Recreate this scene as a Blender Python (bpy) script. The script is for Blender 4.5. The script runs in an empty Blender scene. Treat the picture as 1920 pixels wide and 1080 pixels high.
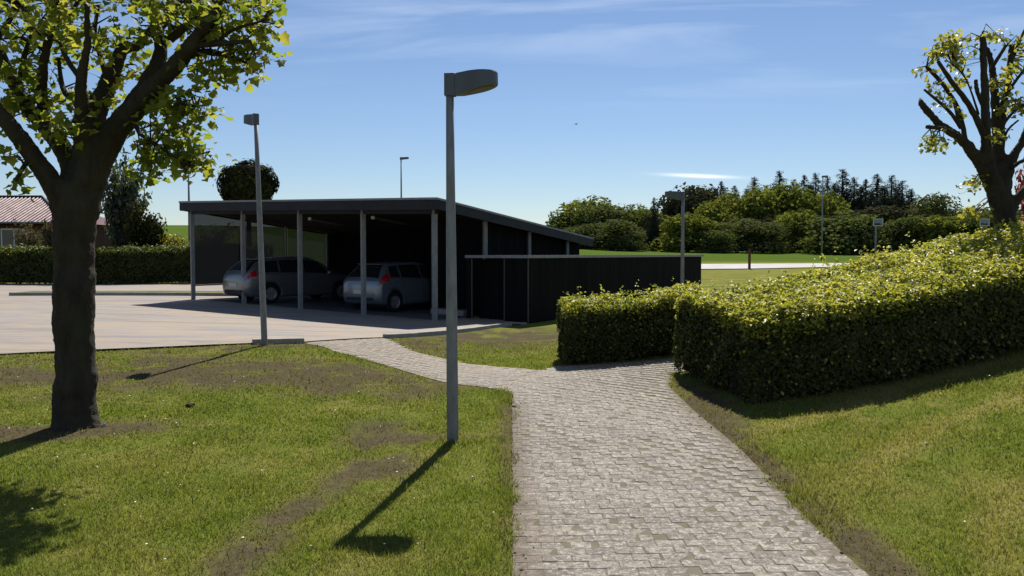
import bpy, bmesh, math, random
import numpy as np
from mathutils import Vector, Matrix

SC = bpy.context.scene
COL = SC.collection
R = math.radians
rng = np.random.default_rng(7)
random.seed(7)

# ------------------------------------------------------------------ camera
EYE = 1.70
FPX = 1550.0                                   # focal length in pixels of a 1920 wide frame
PITCH = math.atan(65 / FPX)
cam_d = bpy.data.cameras.new('camera')
cam = bpy.data.objects.new('camera', cam_d)
COL.objects.link(cam)
cam.location = (0, 0, EYE)
cam.rotation_euler = (math.pi / 2 - PITCH, 0, 0)
cam_d.sensor_width = 36
cam_d.lens = FPX / 1920 * 36
cam_d.clip_start = 0.05
cam_d.clip_end = 5000
SC.camera = cam

# ------------------------------------------------------------------ light and sky
SUN_AZ, SUN_EL = R(9.5), R(50)
world = bpy.data.worlds.new('World')
SC.world = world
world.use_nodes = True
wn, wl = world.node_tree.nodes, world.node_tree.links
wn.clear()
wout = wn.new('ShaderNodeOutputWorld')
wbg = wn.new('ShaderNodeBackground')
wbg.inputs['Strength'].default_value = 0.05
sky = wn.new('ShaderNodeTexSky')
sky.sky_type = 'NISHITA'
sky.sun_disc = False
sky.sun_elevation = SUN_EL
sky.sun_rotation = SUN_AZ
sky.air_density = 1.0
sky.dust_density = 0.1
sky.ozone_density = 3.5
tc = wn.new('ShaderNodeTexCoord')
sep = wn.new('ShaderNodeSeparateXYZ')
wl.new(tc.outputs['Generated'], sep.inputs[0])
# cirrus: noise on a plane far above (x/z, y/z), stretched sideways


def wmath(op, a, b=None, c=None):
    n = wn.new('ShaderNodeMath')
    n.operation = op
    for i, v in enumerate((a, b, c)):
        if v is None:
            continue
        if isinstance(v, (int, float)):
            n.inputs[i].default_value = v
        else:
            wl.new(v, n.inputs[i])
    return n.outputs[0]


zc = wmath('MAXIMUM', sep.outputs[2], 0.03)
px_ = wmath('DIVIDE', sep.outputs[0], zc)
py_ = wmath('DIVIDE', sep.outputs[1], zc)
cmb = wn.new('ShaderNodeCombineXYZ')
wl.new(wmath('MULTIPLY', px_, 0.55), cmb.inputs[0])
wl.new(wmath('MULTIPLY_ADD', px_, 0.12, wmath('MULTIPLY', py_, 1.5)), cmb.inputs[1])
cn = wn.new('ShaderNodeTexNoise')
cn.inputs['Scale'].default_value = 0.75
cn.inputs['Detail'].default_value = 7
cn.inputs['Roughness'].default_value = 0.58
cn.inputs['Distortion'].default_value = 0.6
wl.new(cmb.outputs[0], cn.inputs['Vector'])
cn2 = wn.new('ShaderNodeTexNoise')
cn2.inputs['Scale'].default_value = 0.16
cn2.inputs['Detail'].default_value = 2
wl.new(cmb.outputs[0], cn2.inputs['Vector'])
cr = wn.new('ShaderNodeMapRange')
cr.inputs[1].default_value = 0.47
cr.inputs[2].default_value = 0.85
wl.new(cn.outputs[0], cr.inputs[0])
cr2 = wn.new('ShaderNodeMapRange')
cr2.inputs[1].default_value = 0.40
cr2.inputs[2].default_value = 0.62
wl.new(cn2.outputs[0], cr2.inputs[0])
cfade = wn.new('ShaderNodeMapRange')
cfade.inputs[1].default_value = 0.16
cfade.inputs[2].default_value = 0.27
wl.new(sep.outputs[2], cfade.inputs[0])
cfac = wmath('MULTIPLY', wmath('MULTIPLY', cr.outputs[0], cr2.outputs[0]), wmath('MULTIPLY', cfade.outputs[0], 0.75))
# one thin bright streak of cloud low above the wood
az = wmath('ARCTAN2', sep.outputs[0], sep.outputs[1])
dz = wmath('SUBTRACT', sep.outputs[2], wmath('MULTIPLY_ADD', wmath('SUBTRACT', az, 0.22), -0.06, 0.0905))
sv = wmath('POWER', 2.718, wmath('MULTIPLY', wmath('POWER', wmath('DIVIDE', dz, 0.0019), 2), -1))
da = wmath('SUBTRACT', az, 0.222)
sh_ = wmath('POWER', 2.718, wmath('MULTIPLY', wmath('POWER', wmath('DIVIDE', da, 0.036), 2), -1))
streak = wmath('MULTIPLY', wmath('MULTIPLY', sv, sh_), 0.85)
cfac2 = wmath('MINIMUM', wmath('ADD', cfac, streak), 1.0)
cmix = wn.new('ShaderNodeMixRGB')
cmix.inputs[2].default_value = (15.5, 16.0, 16.8, 1)
wl.new(cfac2, cmix.inputs[0])
tint = wn.new('ShaderNodeMixRGB')
tint.blend_type = 'MULTIPLY'
tint.inputs[0].default_value = 1.0
tint.inputs[2].default_value = (1.0, 1.02, 1.10, 1)
wl.new(sky.outputs[0], tint.inputs[1])
wl.new(tint.outputs[0], cmix.inputs[1])
wl.new(cmix.outputs[0], wbg.inputs['Color'])
wl.new(wbg.outputs[0], wout.inputs[0])

sun_d = bpy.data.lights.new('sun', 'SUN')
sun_d.energy = 5.0
sun_d.angle = R(0.53)
sun_d.color = (1.0, 0.95, 0.87)
sun = bpy.data.objects.new('sun', sun_d)
COL.objects.link(sun)
SVEC = Vector((math.sin(SUN_AZ) * math.cos(SUN_EL), math.cos(SUN_AZ) * math.cos(SUN_EL), math.sin(SUN_EL)))
sun.rotation_euler = SVEC.to_track_quat('Z', 'Y').to_euler()
sun.location = (5, 30, 60)

SC.view_settings.view_transform = 'Standard'
SC.view_settings.look = 'None'
SC.view_settings.exposure = 0.77
SC.view_settings.gamma = 1.0
SC.view_settings.use_curve_mapping = False
SC.render.engine = 'CYCLES'
SC.cycles.use_denoising = True
SC.cycles.transparent_max_bounces = 12
SC.cycles.max_bounces = 8
SC.cycles.diffuse_bounces = 3

# ------------------------------------------------------------------ terrain
CTRL = np.array([
    # near lawn and path
    (0, -5, .05), (-6, -5, .05), (6, -5, .5), (0, 2, .02), (.9, 5, .03), (.9, 8, .03), (.9, 10.5, .03), (0, 7.5, .0),
    (-.55, 7.5, -.03), (-1.5, 5, 0), (-3, 4, 0), (-4.2, 8, 0), (-7, 7, 0), (-9, 3, .02), (-2.3, 11.5, .07), (-6, 11, .08),
    (-4.1, 14, .15), (-8, 12.7, .15), (-15, 12, .18), (-2.6, 15.6, .08), (-1, 12.5, .03), (.7, 12.3, .01), (-.5, 16, -.05),
    # carport plane
    (-2.06, 22, -.12), (-10.64, 27.6, .13), (-6.3, 24.8, .0), (-4, 19, -.03), (-9, 20, .10), (-14, 22, .17), (.4, 21.5, -.18), (4, 27, -.12), (7.5, 33, 0),
    (2.5, 29, -.1), (-6, 34.6, .14), (-14, 33, .2), (-20, 40, .12), (-30, 38, .2), (-30, 20, .25),
    # bank on the right
    (2.3, 8.6, .05), (3.6, 8.8, .24), (5.9, 9.4, .56), (7.6, 12, 1.0), (2.6, 5, .08), (3.5, 3.4, .24), (6, 6, .72), (8.5, 13, 1.1), (2.4, 12.5, .12), (10, 8, 1.2),
    (4.5, 12, .5), (5, 17, .15), (12, 20, .9), (16, 10, 1.7),
    # beyond
    (10, 40, .45), (14, 55, .63), (17, 63, .92), (26, 80, 1.2), (28, 105, 1.8), (10, 100, 2.0), (60, 105, 1.9), (70, 60, 1.3), (0, 60, .9), (40, 35, 1.4),
    (-30, 60, .8), (-45, 150, 6.6), (-18, 105, 3.8), (0, 150, 3.6), (40, 150, 2.8), (90, 150, 3.0), (-90, 150, 6.5), (-60, 60, .9), (-60, 20, .3),
    # far edges
    (0, 400, 6), (-300, 400, 8), (300, 400, 6), (-500, 0, 2), (500, 0, 3), (0, -200, 1), (-400, -200, 1), (400, -200, 3), (0, 1300, 6), (-1200, 1300, 6), (1200, 1300, 6),
    (-1200, 0, 3), (1200, 0, 4)], float)


def _tps_phi(r2):
    return 0.5 * r2 * np.log(r2 + 1e-9)


_S = 20.0
_P = CTRL[:, :2] / _S
_n = len(_P)
_K = _tps_phi(((_P[:, None] - _P[None]) ** 2).sum(-1)) + np.eye(_n) * 2e-3
_A = np.zeros((_n + 3, _n + 3))
_A[:_n, :_n] = _K
_A[:_n, _n] = 1
_A[:_n, _n + 1:] = _P
_A[_n, :_n] = 1
_A[_n + 1:, :_n] = _P.T
_W = np.linalg.solve(_A, np.concatenate([CTRL[:, 2], np.zeros(3)]))


def gz(x, y):
    x = np.asarray(x, float)
    y = np.asarray(y, float)
    sh = x.shape
    q = np.stack([x.ravel(), y.ravel()], 1) / _S
    out = np.empty(len(q))
    for a in range(0, len(q), 20000):
        b = q[a:a + 20000]
        r2 = ((b[:, None] - _P[None]) ** 2).sum(-1)
        out[a:a + 20000] = _tps_phi(r2) @ _W[:_n] + _W[_n] + b @ _W[_n + 1:]
    out = out.reshape(sh)
    return float(out) if sh == () else out


_F = Vector((0, math.cos(PITCH), -math.sin(PITCH)))
_U = Vector((0, math.sin(PITCH), math.cos(PITCH)))


def ray(px, py):
    return Vector((1, 0, 0)) * ((px - 960) / FPX) + _F - _U * ((py - 540) / FPX)


def at(px, py, d):
    v = ray(px, py)
    v = v * (d / v.y)
    return Vector((v.x, v.y, v.z + EYE))


def at_ground(px, py, near=3.0, far=200.0):
    v = ray(px, py)
    d = near
    while d < far:
        p = v * (d / v.y)
        if p.z + EYE < gz(p.x, p.y):
            return Vector((p.x, p.y, gz(p.x, p.y)))
        d += 0.03
    return at(px, py, far)


# ------------------------------------------------------------------ numpy noise
_perm = np.random.default_rng(3).random((256, 256))


def vnoise(x, y):
    xi = np.floor(x).astype(int)
    yi = np.floor(y).astype(int)
    fx = x - xi
    fy = y - yi
    fx = fx * fx * (3 - 2 * fx)
    fy = fy * fy * (3 - 2 * fy)
    a = _perm[xi % 256, yi % 256]
    b = _perm[(xi + 1) % 256, yi % 256]
    c = _perm[xi % 256, (yi + 1) % 256]
    d = _perm[(xi + 1) % 256, (yi + 1) % 256]
    return (a * (1 - fx) + b * fx) * (1 - fy) + (c * (1 - fx) + d * fx) * fy


def fbm(x, y, o=4):
    s = 0
    a = .5
    for i in range(o):
        s = s + a * vnoise(x * 2 ** i + 17.3 * i, y * 2 ** i + 9.1 * i)
        a *= .5
    return s / (1 - .5 ** o)


# ------------------------------------------------------------------ object helpers
def tag(o, label=None, cat=None, group=None, kind=None):
    if label:
        o['label'] = label
    if cat:
        o['category'] = cat
    if group:
        o['group'] = group
    if kind:
        o['kind'] = kind
    return o


def empty(name, loc=(0, 0, 0), rz=0):
    o = bpy.data.objects.new(name, None)
    COL.objects.link(o)
    o.location = loc
    o.rotation_euler = (0, 0, rz)
    o.empty_display_size = .2
    return o


def link(name, me, parent=None, loc=None, rz=None):
    o = bpy.data.objects.new(name, me)
    COL.objects.link(o)
    if parent is not None:
        o.parent = parent
    if loc is not None:
        o.location = loc
    if rz is not None:
        o.rotation_euler = (0, 0, rz)
    return o


def mesh(name, verts, faces, mat, smooth=False):
    me = bpy.data.meshes.new(name)
    me.from_pydata([tuple(v) for v in verts], [], [tuple(f) for f in faces])
    me.materials.append(mat)
    if smooth:
        me.polygons.foreach_set('use_smooth', [True] * len(me.polygons))
    me.update()
    return me


def np_mesh(name, verts, faces, mat, smooth=False):
    """verts Nx3, faces MxK numpy arrays"""
    me = bpy.data.meshes.new(name)
    verts = np.ascontiguousarray(verts, np.float32)
    faces = np.ascontiguousarray(faces, np.int32)
    M, K = faces.shape
    me.vertices.add(len(verts))
    me.vertices.foreach_set('co', verts.ravel())
    me.loops.add(M * K)
    me.loops.foreach_set('vertex_index', faces.ravel())
    me.polygons.add(M)
    me.polygons.foreach_set('loop_start', np.arange(0, M * K, K, dtype=np.int32))
    me.polygons.foreach_set('loop_total', np.full(M, K, np.int32))
    if smooth:
        me.polygons.foreach_set('use_smooth', np.ones(M, bool))
    me.materials.append(mat)
    me.update(calc_edges=True)
    me.validate()
    return me


def add_attr(me, name, vals):
    a = me.attributes.new(name, 'FLOAT', 'POINT')
    a.data.foreach_set('value', np.ascontiguousarray(vals, np.float32).ravel())


class MB:
    """collects boxes, tubes and prisms into one mesh"""

    def __init__(s):
        s.v = []
        s.f = []

    def add(s, vs, fs):
        n = len(s.v)
        s.v += [tuple(v) for v in vs]
        s.f += [tuple(i + n for i in f) for f in fs]
        return s

    def box(s, c, size, rz=0, axes=None):
        c = Vector(c)
        hx, hy, hz = [k / 2 for k in size]
        if axes is None:
            X = Vector((math.cos(rz), math.sin(rz), 0))
            Y = Vector((-math.sin(rz), math.cos(rz), 0))
            Z = Vector((0, 0, 1))
        else:
            X, Y, Z = axes
        vs = [c + X * hx * a + Y * hy * b + Z * hz * d for d in (-1, 1) for (a, b) in ((-1, -1), (1, -1), (1, 1), (-1, 1))]
        return s.add(vs, [(3, 2, 1, 0), (4, 5, 6, 7), (0, 1, 5, 4), (1, 2, 6, 5), (2, 3, 7, 6), (3, 0, 4, 7)])

    def hexa(s, b, t):
        """bottom 4 points counter-clockwise, top 4 points"""
        return s.add(list(b) + list(t), [(3, 2, 1, 0), (4, 5, 6, 7), (0, 1, 5, 4), (1, 2, 6, 5), (2, 3, 7, 6), (3, 0, 4, 7)])

    def tube(s, pts, rad, n=10, cap=True):
        pts = [Vector(p) for p in pts]
        vs = []
        prev = None
        for i, p in enumerate(pts):
            t = (pts[min(i + 1, len(pts) - 1)] - pts[max(i - 1, 0)]).normalized()
            if prev is None:
                a = t.orthogonal().normalized()
            else:
                a = (prev - t * prev.dot(t)).normalized()
            prev = a
            b = t.cross(a)
            for k in range(n):
                q = 2 * math.pi * k / n
                vs.append(p + (a * math.cos(q) + b * math.sin(q)) * rad[i])
        fs = []
        for i in range(len(pts) - 1):
            for k in range(n):
                k2 = (k + 1) % n
                fs.append((i * n + k, i * n + k2, (i + 1) * n + k2, (i + 1) * n + k))
        if cap:
            fs.append(tuple(reversed(range(n))))
            fs.append(tuple((len(pts) - 1) * n + k for k in range(n)))
        return s.add(vs, fs)

    def lathe(s, prof, axis_o, A, B, C, n=24):
        """profile (r, h) turned about A at axis_o; B, C span the disc"""
        vs = []
        for (r, h) in prof:
            for k in range(n):
                q = 2 * math.pi * k / n
                vs.append(Vector(axis_o) + A * h + (B * math.cos(q) + C * math.sin(q)) * r)
        fs = []
        for i in range(len(prof) - 1):
            for k in range(n):
                k2 = (k + 1) % n
                fs.append((i * n + k, i * n + k2, (i + 1) * n + k2, (i + 1) * n + k))
        return s.add(vs, fs)

    def build(s, name, mat, parent=None, smooth=False, bevel=0):
        me = mesh(name, s.v, s.f, mat, smooth)
        o = link(name, me, parent)
        if bevel:
            m = o.modifiers.new('bevel', 'BEVEL')
            m.width = bevel
            m.segments = 2
            m.limit_method = 'ANGLE'
        return o


def catmull(pts, n):
    """resample rows of a control array smoothly"""
    pts = np.asarray(pts, float)
    m = len(pts)
    out = []
    for t in np.linspace(0, m - 1, n):
        i = min(int(t), m - 2)
        f = t - i
        p0, p1, p2, p3 = pts[max(i - 1, 0)], pts[i], pts[i + 1], pts[min(i + 2, m - 1)]
        out.append(.5 * (2 * p1 + (p2 - p0) * f + (2 * p0 - 5 * p1 + 4 * p2 - p3) * f * f + (3 * p1 - p0 - 3 * p2 + p3) * f ** 3))
    return np.array(out)


# ------------------------------------------------------------------ materials
class NT:
    def __init__(s, name):
        s.m = bpy.data.materials.new(name)
        s.m.use_nodes = True
        s.n = s.m.node_tree.nodes
        s.l = s.m.node_tree.links
        s.n.clear()
        s.out = s.n.new('ShaderNodeOutputMaterial')

    def node(s, t, **kw):
        n = s.n.new(t)
        for k, v in kw.items():
            if hasattr(n, k) and k not in n.inputs:
                setattr(n, k, v)
            else:
                s.set(n.inputs[k], v)
        return n

    def set(s, inp, v):
        if isinstance(v, bpy.types.NodeSocket):
            s.l.new(v, inp)
        elif isinstance(v, tuple) and len(v) == 3 and inp.type == 'RGBA':
            inp.default_value = (*v, 1)
        else:
            inp.default_value = v

    def pos(s, space='world'):
        if space == 'world':
            return s.node('ShaderNodeNewGeometry').outputs['Position']
        return s.node('ShaderNodeTexCoord').outputs['Object']

    def noise(s, scale, detail=4, rough=.55, vec=None, dist=0.0, sx=None):
        vec = vec if vec is not None else s.pos()
        if sx:
            mp = s.node('ShaderNodeMapping')
            mp.inputs['Scale'].default_value = sx
            s.l.new(vec, mp.inputs[0])
            vec = mp.outputs[0]
        n = s.node('ShaderNodeTexNoise', Scale=scale, Detail=detail, Roughness=rough, Distortion=dist)
        s.l.new(vec, n.inputs['Vector'])
        return n.outputs[0]

    def math(s, op, a, b=None, c=None):
        n = s.n.new('ShaderNodeMath')
        n.operation = op
        for i, v in enumerate((a, b, c)):
            if v is not None:
                s.set(n.inputs[i], v)
        return n.outputs[0]

    def ramp(s, fac, lo, hi):
        n = s.node('ShaderNodeMapRange')
        s.set(n.inputs[0], fac)
        n.inputs[1].default_value = lo
        n.inputs[2].default_value = hi
        return n.outputs[0]

    def mix(s, fac, a, b, mode='MIX'):
        n = s.n.new('ShaderNodeMixRGB')
        n.blend_type = mode
        s.set(n.inputs[0], fac)
        for i, v in ((1, a), (2, b)):
            if isinstance(v, tuple):
                n.inputs[i].default_value = (*v[:3], 1)
            else:
                s.l.new(v, n.inputs[i])
        return n.outputs[0]

    def bump(s, h, strength=.3, dist=.02):
        n = s.node('ShaderNodeBump', Strength=strength, Distance=dist)
        s.l.new(h, n.inputs['Height'])
        return n.outputs[0]

    def principled(s, color, rough=.7, spec=.3, metal=0, normal=None, **kw):
        b = s.node('ShaderNodeBsdfPrincipled')
        s.set(b.inputs['Base Color'], color)
        s.set(b.inputs['Roughness'], rough)
        b.inputs['Specular IOR Level'].default_value = spec
        b.inputs['Metallic'].default_value = metal
        if normal is not None:
            s.l.new(normal, b.inputs['Normal'])
        for k, v in kw.items():
            s.set(b.inputs[k], v)
        return b

    def done(s, shader):
        s.l.new(shader.outputs[0], s.out.inputs[0])
        return s.m


def plain(name, c1, c2=None, scale=6, rough=.6, spec=.3, metal=0, bump=0, bscale=40, bdist=.01, sx=None, obj=False):
    t = NT(name)
    c2 = c2 or tuple(k * .75 for k in c1)
    v = t.pos('object') if obj else t.pos()
    n = t.noise(scale, 5, .6, v, sx=sx)
    col = t.mix(t.ramp(n, .3, .7), c1, c2)
    nm = t.bump(t.noise(bscale, 4, .6, v, sx=sx), bump, bdist) if bump else None
    r = t.math('MULTIPLY_ADD', n, .25, rough - .12)
    return t.done(t.principled(col, r, spec, metal, nm))


def leafmat(name, cols, trans=.45, patch=1.2, rough=.5, spec=.25, tmul=1.5, rnd=.6):
    """cols: three colours dark, mid, light; varied per leaf and in patches"""
    t = NT(name)
    g = t.node('ShaderNodeNewGeometry')
    oi = t.node('ShaderNodeObjectInfo')
    ri = t.math('FRACT', t.math('ADD', g.outputs['Random Per Island'], oi.outputs['Random']))
    nz = t.ramp(t.noise(patch, 3, .5), .3, .7)
    f = t.math('ADD', t.math('MULTIPLY', ri, rnd), t.math('MULTIPLY', nz, 1 - rnd))
    cr_ = t.node('ShaderNodeValToRGB')
    e = cr_.color_ramp.elements
    e[0].position, e[0].color = .1, (*cols[0], 1)
    e[1].position, e[1].color = .9, (*cols[2], 1)
    m = e.new(.5)
    m.color = (*cols[1], 1)
    t.l.new(f, cr_.inputs[0])
    c = cr_.outputs[0]
    p = t.principled(c, rough, spec)
    tr = t.node('ShaderNodeBsdfTranslucent')
    t.l.new(t.mix(1.0, c, (tmul * 1.05, tmul, tmul * .55), 'MULTIPLY'), tr.inputs['Color'])
    mx = t.node('ShaderNodeMixShader')
    mx.inputs[0].default_value = trans
    t.l.new(p.outputs[0], mx.inputs[1])
    t.l.new(tr.outputs[0], mx.inputs[2])
    return t.done(mx)


def grass_colour(t, pos):
    n1 = t.ramp(t.noise(.55, 4, .6, pos), .32, .68)
    n2 = t.ramp(t.noise(2.3, 4, .6, pos, sx=(1, .7, 1)), .3, .7)
    n3 = t.ramp(t.noise(14, 3, .6, pos), .25, .75)
    c = t.mix(n1, (.105, .125, .025), (.175, .158, .048))
    c = t.mix(t.math('MULTIPLY', n2, .75), c, (.070, .105, .017))
    dry = t.ramp(t.noise(.9, 5, .65, pos, dist=.6), .50, .74)
    c = t.mix(t.math('MULTIPLY', dry, .75), c, (.21, .165, .068))
    c = t.mix(t.math('MULTIPLY', n3, .25), c, (.15, .17, .03))
    # faint arcs left by the mower on the bank
    sp = t.node('ShaderNodeSeparateXYZ')
    t.l.new(pos, sp.inputs[0])
    dx = t.math('SUBTRACT', sp.outputs[0], 7.5)
    dy = t.math('SUBTRACT', sp.outputs[1], 1.0)
    rr = t.math('SQRT', t.math('ADD', t.math('MULTIPLY', dx, dx), t.math('MULTIPLY', dy, dy)))
    rr = t.math('ADD', rr, t.math('MULTIPLY', t.noise(.8, 3, .5, pos), .9))
    band = t.ramp(t.math('SINE', t.math('MULTIPLY', rr, 5.2)), .1, 1.0)
    band = t.math('MULTIPLY', band, t.ramp(sp.outputs[0], 1.9, 2.6))
    c = t.mix(t.math('MULTIPLY', band, .7), c, (.22, .185, .07))
    return c


def make_lawn_mat(name, crop=False):
    t = NT(name)
    p = t.pos()
    c = grass_colour(t, p)
    soil = t.node('ShaderNodeAttribute', attribute_name='soil').outputs['Fac']
    n4 = t.noise(9, 6, .65, p)
    sf = t.ramp(t.math('ADD', soil, t.math('MULTIPLY_ADD', n4, 1.0, -.5)), .15, .85)
    sc_ = t.mix(t.ramp(t.noise(22, 5, .7, p), .3, .7), (.052, .043, .026), (.100, .083, .050))
    far = t.node('ShaderNodeAttribute', attribute_name='crop').outputs['Fac']
    cc = t.mix(t.ramp(t.noise(.06, 3, .5, p), .3, .7), (.050, .088, .014), (.068, .100, .020))
    c = t.mix(far, t.mix(sf, c, sc_), cc)
    nm = t.bump(t.noise(60, 4, .7, p), .6, .03)
    return t.done(t.principled(c, 1.0, 0.0, 0, nm))


M = {}
M['lawn'] = make_lawn_mat('lawn')


def make_blade_mat():
    t = NT('grass_blade')
    g = t.node('ShaderNodeNewGeometry')
    c = grass_colour(t, g.outputs['Position'])
    c = t.mix(t.math('MULTIPLY', g.outputs['Random Per Island'], .28), c, (.17, .19, .04))
    c = t.mix(t.ramp(g.outputs['Random Per Island'], .93, 1.0), c, (.26, .22, .10))
    dry = t.node('ShaderNodeAttribute', attribute_name='dry').outputs['Fac']
    c = t.mix(t.ramp(dry, .1, .6), c, (.125, .105, .05))
    p = t.principled(c, .55, .2)
    tr = t.node('ShaderNodeBsdfTranslucent')
    t.l.new(t.mix(1.0, c, (1.35, 1.5, .7), 'MULTIPLY'), tr.inputs['Color'])
    mx = t.node('ShaderNodeMixShader')
    mx.inputs[0].default_value = .45
    t.l.new(p.outputs[0], mx.inputs[1])
    t.l.new(tr.outputs[0], mx.inputs[2])
    return t.done(mx)


M['blade'] = make_blade_mat()


def make_lot_mat():
    t = NT('lot_asphalt')
    p = t.pos()
    n1 = t.ramp(t.noise(.35, 5, .6, p, sx=(.6, 1.4, 1)), .35, .7)
    c = t.mix(n1, (.20, .187, .182), (.245, .226, .217))
    sand = t.ramp(t.noise(.75, 7, .7, p, dist=.6, sx=(.4, 1.8, 1)), .44, .56)
    c = t.mix(t.math('MULTIPLY', t.ramp(t.noise(.8, 6, .7, p, sx=(.35, 2.4, 1)), .47, .58), .75), c, (.15, .135, .125))
    c = t.mix(t.math('MULTIPLY', sand, .85), c, (.285, .225, .16))
    c = t.mix(t.math('MULTIPLY', t.ramp(t.noise(3.5, 6, .75, p, sx=(.6, 1.6, 1)), .5, .66), .4), c, (.13, .12, .11))
    fine = t.noise(55, 4, .7, p)
    c = t.mix(t.math('MULTIPLY', t.ramp(fine, .35, .75), .35), c, (.15, .14, .135))
    return t.done(t.principled(c, .85, .2, 0, t.bump(fine, .35, .01)))


M['lot'] = make_lot_mat()


def make_sand_mat():
    t = NT('sandy_path')
    p = t.pos()
    c = t.mix(t.ramp(t.noise(1.1, 6, .65, p), .3, .7), (.30, .25, .195), (.23, .20, .17))
    f = t.noise(38, 5, .7, p)
    c = t.mix(t.math('MULTIPLY', t.ramp(f, .3, .7), .65), c, (.15, .125, .10))
    c = t.mix(t.math('MULTIPLY', t.ramp(t.noise(6, 5, .7, p, sx=(1, 2, 1)), .5, .75), .5), c, (.16, .14, .115))
    c = t.mix(t.math('MULTIPLY', t.ramp(t.noise(2.2, 5, .7, p), .6, .75), .6), c, (.13, .125, .05))
    return t.done(t.principled(c, .9, .15, 0, t.bump(f, .6, .02)))


M['sand'] = make_sand_mat()


def make_bed_mat():
    t = NT('joint_sand')
    p = t.pos()
    c = t.mix(t.ramp(t.noise(5, 5, .6, p), .35, .65), (.150, .130, .100), (.105, .095, .06))
    return t.done(t.principled(c, .95, .1, 0, t.bump(t.noise(90, 3, .6, p), .5, .01)))


M['bed'] = make_bed_mat()


def make_brick_mat():
    t = NT('paver')
    g = t.node('ShaderNodeNewGeometry')
    oi = t.node('ShaderNodeObjectInfo')
    p = g.outputs['Position']
    ri = t.math('FRACT', t.math('ADD', g.outputs['Random Per Island'], t.math('MULTIPLY', oi.outputs['Random'], 7.31)))
    c = t.mix(ri, (.180, .156, .130), (.295, .262, .218))
    c = t.mix(t.math('MULTIPLY', t.ramp(t.noise(1.6, 5, .65, p), .48, .72), .45), c, (.26, .205, .135))
    c = t.mix(t.math('MULTIPLY', t.ramp(t.noise(1.1, 5, .65, p, dist=.4), .52, .75), .55), c, (.115, .105, .092))
    f = t.noise(22, 5, .85, p)
    c = t.mix(t.math('MULTIPLY', t.ramp(f, .44, .58), .85), c, (.10, .089, .073))
    f2 = t.noise(27, 4, .85, t.node('ShaderNodeVectorMath', operation='ADD').outputs[0])
    va = f2.node.inputs['Vector'].links[0].from_node
    t.l.new(p, va.inputs[0])
    va.inputs[1].default_value = (31, 17, 5)
    c = t.mix(t.math('MULTIPLY', t.ramp(f2, .53, .62), .80), c, (.44, .41, .36))
    sp = t.node('ShaderNodeSeparateXYZ')
    t.l.new(p, sp.inputs[0])
    side = t.math('MULTIPLY', t.ramp(sp.outputs[1], 9.6, 12.5), t.ramp(sp.outputs[0], .9, -.6))
    near = t.math('SUBTRACT', 1.0, t.ramp(sp.outputs[1], 9.2, 9.8))
    dl = t.math('MULTIPLY', t.math('ADD', t.ramp(sp.outputs[0], .42, 0.0), t.ramp(sp.outputs[0], 1.55, 1.95)), near)
    dirt = t.ramp(t.math('MULTIPLY', dl, t.math('ADD', t.noise(3.2, 5, .7, p, sx=(.5, 1.4, 1)), .12)), .25, .62)
    c = t.mix(t.math('MULTIPLY', dirt, .85), c, (.115, .085, .055))
    sand = t.math('MULTIPLY', side, t.ramp(t.noise(1.8, 5, .6, p), .25, .6))
    c = t.mix(sand, c, t.mix(t.ramp(f, .35, .65), (.30, .255, .20), (.19, .16, .125)))
    return t.done(t.principled(c, .85, .25, 0, t.bump(t.math('ADD', f, f2), 1.0, .012)))


M['brick'] = make_brick_mat()
M['kerb'] = plain('kerb_concrete', (.30, .29, .27), (.2, .19, .175), 4, .85, .2, 0, .4, 60)
M['road'] = plain('road_asphalt', (.30, .295, .29), (.26, .255, .25), .6, .8, .3)
M['galv'] = plain('galvanised_steel', (.235, .24, .25), (.15, .155, .165), 14, .55, .5, .35, .08, 60, sx=(1, 1, .4))
M['lampgrey'] = plain('lamp_head_paint', (.085, .095, .115), (.065, .072, .09), 5, .45, .5)
M['lens'] = plain('lamp_lens', (.10, .10, .095), (.08, .08, .075), 12, .4, .3)
M['board'] = plain('black_board', (.0075, .0075, .0085), (.004, .004, .005), 5, .8, .08, 0, .25, 30, .004, sx=(1, 1, .06))
M['rooffelt'] = plain('roof_felt', (.055, .056, .06), (.035, .036, .04), 8, .85, .2, 0, .3, 90)
M['fascia'] = plain('dark_fascia', (.016, .0175, .024), (.011, .012, .016), 3, .6, .25)
M['trim'] = plain('grey_metal_trim', (.20, .21, .23), (.14, .15, .165), 5, .45, .5, .2)
M['soffit'] = plain('dark_soffit', (.010, .009, .0085), (.006, .0055, .005), 4, .8, .2, 0, .2, 20, .005)
M['palewood'] = plain('pale_corner_trim', (.085, .08, .068), (.06, .055, .047), 8, .7, .2)
M['white'] = plain('white_plastic', (.62, .62, .60), (.5, .5, .48), 10, .5, .4)
M['bark'] = None


def make_bark(name, c1, c2):
    t = NT(name)
    p = t.pos('object')
    n = t.noise(9, 6, .7, p, sx=(1, 1, .35))
    c = t.mix(t.ramp(n, .3, .7), c1, c2)
    c = t.mix(t.math('MULTIPLY', t.ramp(t.noise(2.2, 4, .6, p), .5, .75), .5), c, (.055, .06, .035))
    h = t.math('ADD', n, t.noise(35, 4, .7, p, sx=(1, 1, .3)))
    return t.done(t.principled(c, .9, .15, 0, t.bump(h, .8, .03)))


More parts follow.
